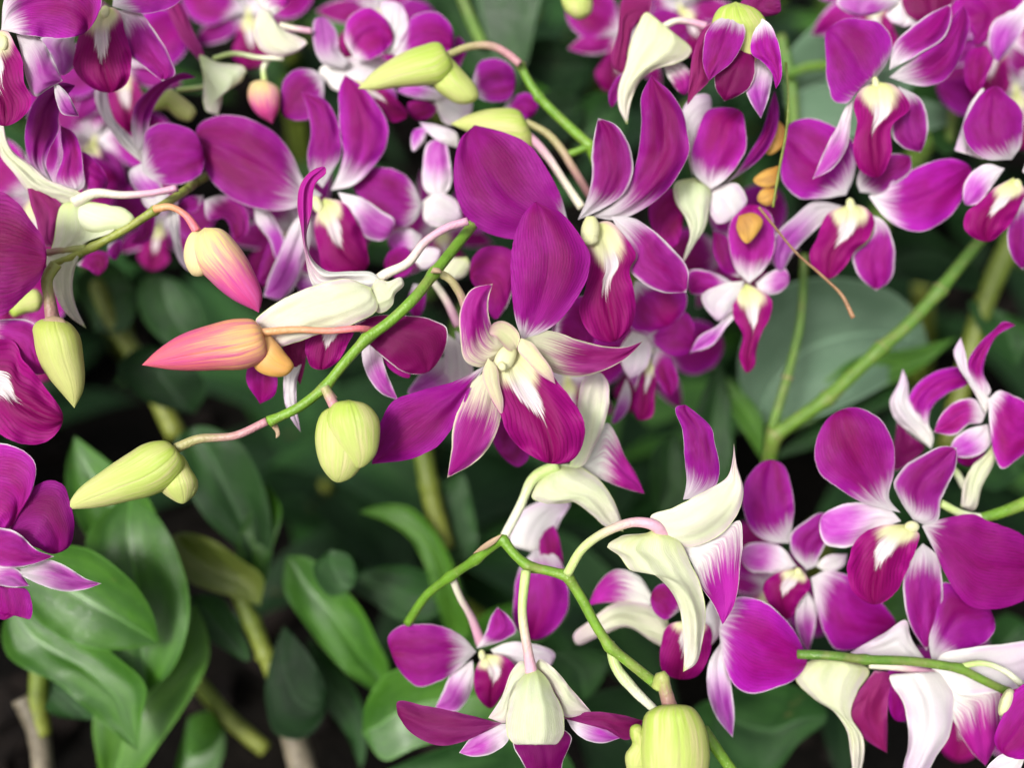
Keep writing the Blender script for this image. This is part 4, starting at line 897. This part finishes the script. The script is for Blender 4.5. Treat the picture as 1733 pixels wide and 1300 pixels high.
# ---------------------------------------------------------------- leafy shoots behind and below
things('''
@leafy_shoot|31|plant|leafy orchid shoots|overlapping broad green leaves filling the bottom left corner
F a z=0,30,10 q=40 c=-0.3: 10,945 45,1030 75,1060 118,1086 183,1101 235,1097 269,1091* 260,1045 235,999 196,960 150,930 97,922 40,925
F a z=0,20,20 q=10 c=-0.2: 20,1020 3,1072 10,1106 52,1138 92,1154 131,1187 170,1221 209,1255 233,1272* 241,1208 247,1165 200,1115 120,1060
F a z=-60,0,10 q=0 c=-0.2: 220,830 150,900 150,1000 170,1100 209,1154 250,1173* 288,1138 314,1078 320,1012 305,950 270,880
F b z=-60,-10,0 q=-40 c=-0.2: 330,1020 240,1120 170,1180 157,1221 163,1280 180,1360* 235,1310 262,1271 309,1203 336,1156 354,1110 350,1070
F a z=-30,0,-30 q=-50 c=-0.4: 230,1060 160,930 131,880 115,845 112,786 126,738* 183,781 240,830 280,910 300,1000
F c z=0,0,0 q=-60: 60,1130 55,1170 90,1210 140,1218^ 190,1215 160,1170
T r=17,16,14 a=o n=cane q=-50: 68,1130 66,1200 74,1245
T r=20,17 a=b n=papery_sheath q=-50: 40,1180 62,1230 75,1330
@leafy_shoot|33|plant|leafy orchid shoots|bluish green leaf and olive leaf around a jointed cane left of the bottom centre
F o z=0,10,0 q=10 c=-0.2: 440,1025 390,1010 320,985 285,960 274,925 302,903^ 353,912 405,946 446,980
F c z=0,10,0 q=-30: 420,1020 400,930 350,880 305,790 300,740 330,722^ 400,745 440,810 460,900 450,980
F a z=0,0,-20 q=-20: 425,1010 400,950 420,870 450,815* 475,860 460,930 440,1000
T r=13,15,14,16 a=o n=cane k=0.3,0.6: 400,1000 425,1050 450,1110 482,1180
F e z=0,20,20 q=10 c=0.3: 480,1060 460,1110 450,1190 470,1245 510,1252 545,1220 553,1185^ 535,1130 500,1080
T r=20,24 a=b n=papery_sheath: 478,1175 498,1250 520,1330
F c z=0,0,0 q=-10: 320,1010 330,1060 380,1100 420,1120^ 400,1050 370,1010
@leafy_shoot|34|plant|leafy orchid shoots|long pointed green leaf leaning right at bottom left of centre
F a z=0,20,0 q=10 c=-0.25: 485,942 478,985 520,1062 560,1112 600,1150 652,1172^ 658,1130 640,1090 610,1030 560,975 515,942
F c z=0,0,0 q=-20: 520,1080 540,1180 590,1250 610,1300^ 620,1220 590,1150
@leafy_shoot|35|plant|leafy orchid shoots|arched narrow green leaf hooking left beside an upright cane in the middle
F b z=-30,20,0 q=10 c=-0.35: 760,1080 735,1010 712,941 691,909 652,883 608,867* 639,856 691,858 727,888 757,935 778,1000 790,1080
T r=17,16,18 a=o n=cane k=0.4: 712,740 728,830 752,930
F c z=0,0,0 q=-20: 770,960 745,900 735,850 780,800^ 800,860 800,940
@leafy_shoot|35|plant|leafy orchid shoots|wide dark leaf lying level below the zigzag stem
F c z=0,20,0 q=0 c=-0.2: 770,1010 720,1050 680,1050 630,1020 587,986 620,965^ 655,958 712,965 755,985
F a z=0,0,0 q=-20: 810,1100 780,1090 820,1040 900,1020 960,1030^ 920,1080
@leafy_shoot|32|plant|leafy orchid shoots|light green leaf under the hooded flower at the bottom
F a z=0,20,0 q=20 c=-0.2: 613,1243 618,1195 650,1145 700,1125 770,1120 850,1150 880,1200^ 790,1240 700,1268 650,1288
F c z=0,0,0 q=0: 640,1310 740,1270 850,1240 960,1280 980,1340^ 800,1380
F c z=0,0,0 q=0: 560,930 530,960 560,1010 600,990^ 590,940
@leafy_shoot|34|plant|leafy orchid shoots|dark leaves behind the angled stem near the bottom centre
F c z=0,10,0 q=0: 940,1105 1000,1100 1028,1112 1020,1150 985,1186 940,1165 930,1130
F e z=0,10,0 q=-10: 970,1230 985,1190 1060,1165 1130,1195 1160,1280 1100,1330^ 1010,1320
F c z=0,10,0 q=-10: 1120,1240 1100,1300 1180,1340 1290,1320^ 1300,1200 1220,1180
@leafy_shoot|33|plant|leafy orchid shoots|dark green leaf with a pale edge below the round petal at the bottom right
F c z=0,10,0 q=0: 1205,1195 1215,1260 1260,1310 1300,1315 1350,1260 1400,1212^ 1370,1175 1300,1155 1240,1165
@leafy_shoot|36|plant|leafy orchid shoots|pale grey green leaf and a dark strap leaf under the dry stalk at right
F p z=0,30,-20 q=0 c=-0.2: 1290,720 1250,640 1262,560 1305,495 1380,470 1460,476 1520,500 1556,540 1570,596^ 1500,650 1400,700
F b z=0,20,0 q=20 c=-0.3: 1290,760 1340,690 1400,640 1450,605 1540,590 1619,571* 1560,622 1480,662 1400,702 1330,735
F c z=0,0,-20 q=-10: 1300,780 1380,720 1460,680 1530,650 1545,670* 1480,700 1400,750
@orchid_cane|31|cane||long straight green cane with pale joints crossing diagonally behind the right flowers
T r=10,11,12,12 a=d n=cane: 1672,390 1590,492! 1530,556 1488,592! 1400,675! 1310,738! 1298,800,-40 1292,880,-80
@orchid_cane|32|cane||thin upright green cane left of the diagonal one
T r=7,7,8 a=d n=cane: 1362,430 1352,560 1332,640! 1305,730
@orchid_cane|36|cane||blurred olive cane near the right edge
T r=18,17,15 a=o n=cane: 1715,400 1670,500 1630,640 1600,760
@leafy_shoot|36|plant|leafy orchid shoots|large pale leaf behind the flowers at top right
F p z=0,10,0 q=0 c=-0.1: 1330,180 1325,110 1370,50 1440,10 1540,0 1640,60 1660,180^ 1590,215 1480,230 1380,225
F p z=0,10,0 q=10: 1640,120 1680,80 1733,90 1780,130^ 1733,190 1680,180
F c z=0,10,0 q=10: 1560,200 1540,150 1620,150 1640,240^ 1600,260
T r=9,9 a=d n=cane q=40: 1320,60 1338,140 1345,260
T r=8,8 a=d n=cane q=60: 1330,128 1365,114 1400,110
T r=9,9 a=d n=cane q=30: 1620,130 1615,180 1605,240
@leafy_shoot|36|plant|leafy orchid shoots|big teal green leaf at the top centre behind the long bud
F c z=0,10,0 q=0 c=-0.1: 870,150 800,130 740,80 700,20 690,-60 800,-90^ 920,-60 905,40 890,110
F e z=0,0,0 q=-20: 880,250 870,190 910,160 960,150 990,190^ 950,240
T r=9,9 a=d n=cane q=30: 780,-10 800,40 818,78
@leafy_shoot|37|plant|leafy orchid shoots|dark round leaves in the gap left of the cream horned flower
F c z=0,10,0 q=0: 960,250 970,190 1010,155 1060,170^ 1050,230 1010,260
F e z=0,10,0 q=-30: 880,120 900,70 960,70 1000,110^ 960,160
F c z=0,10,0 q=10: 1010,60 1000,0 1040,-20 1060,30^ 1045,60
@leafy_shoot|34|plant|leafy orchid shoots|dark green leaf hanging behind the upright magenta petal right of centre
F c z=0,10,0 q=0: 1112,880 1100,820 1108,760 1140,738^ 1160,780 1160,850
F c z=0,10,0 q=-20: 1180,880 1160,780 1200,640 1220,600* 1240,720 1230,820
F b z=0,10,0 q=-30: 1290,780 1240,700 1190,610 1180,590* 1230,640 1290,710
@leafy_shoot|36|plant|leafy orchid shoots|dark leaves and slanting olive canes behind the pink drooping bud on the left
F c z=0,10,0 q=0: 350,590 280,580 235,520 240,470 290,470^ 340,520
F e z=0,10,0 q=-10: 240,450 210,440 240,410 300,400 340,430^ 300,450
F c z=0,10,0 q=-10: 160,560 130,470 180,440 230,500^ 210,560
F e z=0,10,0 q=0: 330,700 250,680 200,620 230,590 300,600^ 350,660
T r=16,16,17 a=o n=cane: 150,440 190,540 240,620 300,740
T r=13,13 a=o n=cane: 330,1150,20 380,1210 450,1270
F a z=0,10,0 q=10: 320,1215 300,1290 290,1360* 340,1340 375,1230^ 350,1205
@leafy_shoot|36|plant|leafy orchid shoots|strap leaves standing behind the right edge flowers
F c z=0,10,0 q=0: 1720,620 1660,560 1640,510 1680,520^ 1750,570
F e z=0,10,0 q=0: 1500,470 1480,420 1540,380 1640,440 1680,490^ 1580,480
F c z=0,10,0 q=0: 1740,800 1680,830 1640,800 1700,740^ 1760,740
F c z=0,10,0 q=0: 1690,1120 1670,1080 1700,1040 1740,1060^ 1740,1100
F a z=0,10,0 q=-10: 1600,1040 1480,1050 1500,1000 1560,960^ 1640,1000
''')
# ---------------------------------------------------------------- ground and the plants growing farther back
def ground():
    n = 90; V = []; F = []; UV = []
    for i in range(n + 1):
        for j in range(n + 1):
            a = (i / n * 2 - 1); b = j / n
            x = math.copysign(abs(a) ** 3, a) * 60; y = -0.5 + (b ** 3) * 90
            near = max(0, 1 - (abs(x) + abs(y - .5)) / 4)
            z = near * (0.012 * noise.noise(Vector((x * 9, y * 9, 0))) + 0.008 * noise.noise(Vector((x * 40, y * 40, 0))))
            V.append(Vector((x, y, z))); UV.append((i / n, b))
    for i in range(n):
        for j in range(n):
            k = i * (n + 1) + j; F.append((k, k + n + 1, k + n + 2, k + 1))
    m = bpy.data.materials.new('soil'); m.use_nodes = True; t = m.node_tree; t.nodes.clear(); g = G(t)
    ob = N(t, 'ShaderNodeTexCoord').outputs['Object']
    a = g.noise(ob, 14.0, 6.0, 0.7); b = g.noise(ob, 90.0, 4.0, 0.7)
    col = g.mix(g.ss(a, 0.35, 0.7), (0.002, 0.0018, 0.0015), (0.007, 0.0055, 0.004)); col = g.mix(g.ss(b, 0.62, 0.75, 0, 0.6), col, (0.014, 0.011, 0.008))  # dark soil taken near black, the shade under the foliage painted in
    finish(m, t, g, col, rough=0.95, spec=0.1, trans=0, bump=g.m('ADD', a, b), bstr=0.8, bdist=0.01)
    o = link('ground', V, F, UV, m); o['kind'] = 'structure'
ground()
def bark():
    V, F, UV = [], [], []; rg = random.Random(3)
    for _ in range(1500):
        x, y = rg.uniform(-.7, .7), rg.uniform(.05, 1.5); c = Vector((x, y, 0.012)); s = rg.uniform(.005, .016)
        ax = Vector((rg.uniform(-1, 1), rg.uniform(-1, 1), rg.uniform(-.4, .4))).normalized(); b = ax.cross(Vector((rg.uniform(-.3, .3), 0, 1))).normalized(); c3 = ax.cross(b)
        k = len(V)
        for i in (-1, 1):
            for j in (-1, 1):
                for l in (-1, 1): V.append(c + ax * s * i * rg.uniform(.7, 1) + b * s * .55 * j * rg.uniform(.7, 1) + c3 * s * .3 * l); UV.append((.5, .5))
        for f in ((0, 1, 3, 2), (4, 6, 7, 5), (0, 4, 5, 1), (2, 3, 7, 6), (0, 2, 6, 4), (1, 5, 7, 3)): F.append(tuple(k + q for q in f))
    m = bpy.data.materials.new('bark'); m.use_nodes = True; t = m.node_tree; t.nodes.clear(); g = G(t)
    n_ = g.noise(N(t, 'ShaderNodeTexCoord').outputs['Object'], 70.0, 5.0, 0.7)
    finish(m, t, g, g.mix(g.ss(n_, .3, .7), (0.003, 0.0022, 0.002), (0.013, 0.009, 0.007)), rough=0.9, spec=0.15, trans=0)  # dark bark lowered further, shade between the plants put into the colour
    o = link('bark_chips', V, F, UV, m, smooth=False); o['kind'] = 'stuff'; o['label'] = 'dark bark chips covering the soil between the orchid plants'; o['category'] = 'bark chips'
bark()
def wleaf(base, dirv, up, length, width, bend, mat, parent, org, rg):
    n, m_ = 18, 8; V, F, UV = [], [], []
    d = dirv.normalized(); side = d.cross(Vector((0, 0, 1)));
    if side.length < .05: side = Vector((1, 0, 0))
    side.normalize(); p = base.copy(); ang = 0; sg = rg.uniform(0, 9)
    for i in range(n + 1):
        t = i / n; w_ = width * (math.sin(math.pi * min(1, (t * .93 + .07)) ** .8) ** .75) / 2
        nn = side.cross(d).normalized()
        for j in range(m_ + 1):
            u = -1 + 2 * j / m_
            V.append(p + side * u * w_ + nn * (abs(u) * w_ * .3 + .0015 * noise.noise(Vector((u + sg, t * 6, 0))))); UV.append(((u + 1) / 2, t))
        d = (d + Vector((0, 0, -1)) * bend / n).normalized(); p = p + d * length / n
    for i in range(n):
        for j in range(m_):
            k = i * (m_ + 1) + j; F.append((k, k + 1, k + m_ + 2, k + m_ + 1))
    return link('leaf', V, F, UV, mat, parent, org)
def shoot(x, y, h, rg, label, group):
    root = bpy.data.objects.new('leafy_shoot', None); C.objects.link(root); org = Vector((x, y, 0)); root.location = org; root.empty_display_size = .02
    root['label'] = label; root['category'] = 'plant'; root['group'] = group
    lx, ly = rg.uniform(-.25, .25), rg.uniform(-.2, .1)
    pts = [Vector((x + lx * h * t * t, y + ly * h * t * t, h * t - .01)) for t in (0, .25, .5, .75, 1)]
    V, F, UV = tube(pts, [.006, .007, .0055, .004], m=10, world=True, nodes=(.2, .4, .6, .8))
    link('cane', V, F, UV, tube_mat(rg.choice('ood')), root, org)
    for k in range(rg.randint(5, 8)):
        t = .35 + .65 * k / 7; q = Vector((x + lx * h * t * t, y + ly * h * t * t, h * t - .01)); a = (k % 2) * math.pi + rg.uniform(-.6, .6) + x * 7
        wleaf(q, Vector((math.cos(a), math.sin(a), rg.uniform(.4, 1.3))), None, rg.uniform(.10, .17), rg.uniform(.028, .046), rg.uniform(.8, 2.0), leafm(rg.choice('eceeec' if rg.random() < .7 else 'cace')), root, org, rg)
rg = random.Random(11)
spots = []
for k in range(1600):
    x, y = rg.uniform(-.75, .75), rg.uniform(.3, 1.5)
    if abs(x) > .12 + .55 * y: continue
    if all((x - a) ** 2 + (y - b) ** 2 > (.035 + .055 * b) ** 2 for a, b in spots): spots.append((x, y))
for i, (x, y) in enumerate(spots[:66]):
    near = y < .6
    shoot(x, y, (rg.uniform(.07, .13) if near else rg.uniform(.10, .19) * (1 + .35 * max(0, y - .6))), rg, 'dark leafy orchid shoot growing from the shaded bed behind the flowers', 'shaded shoots in the bed')
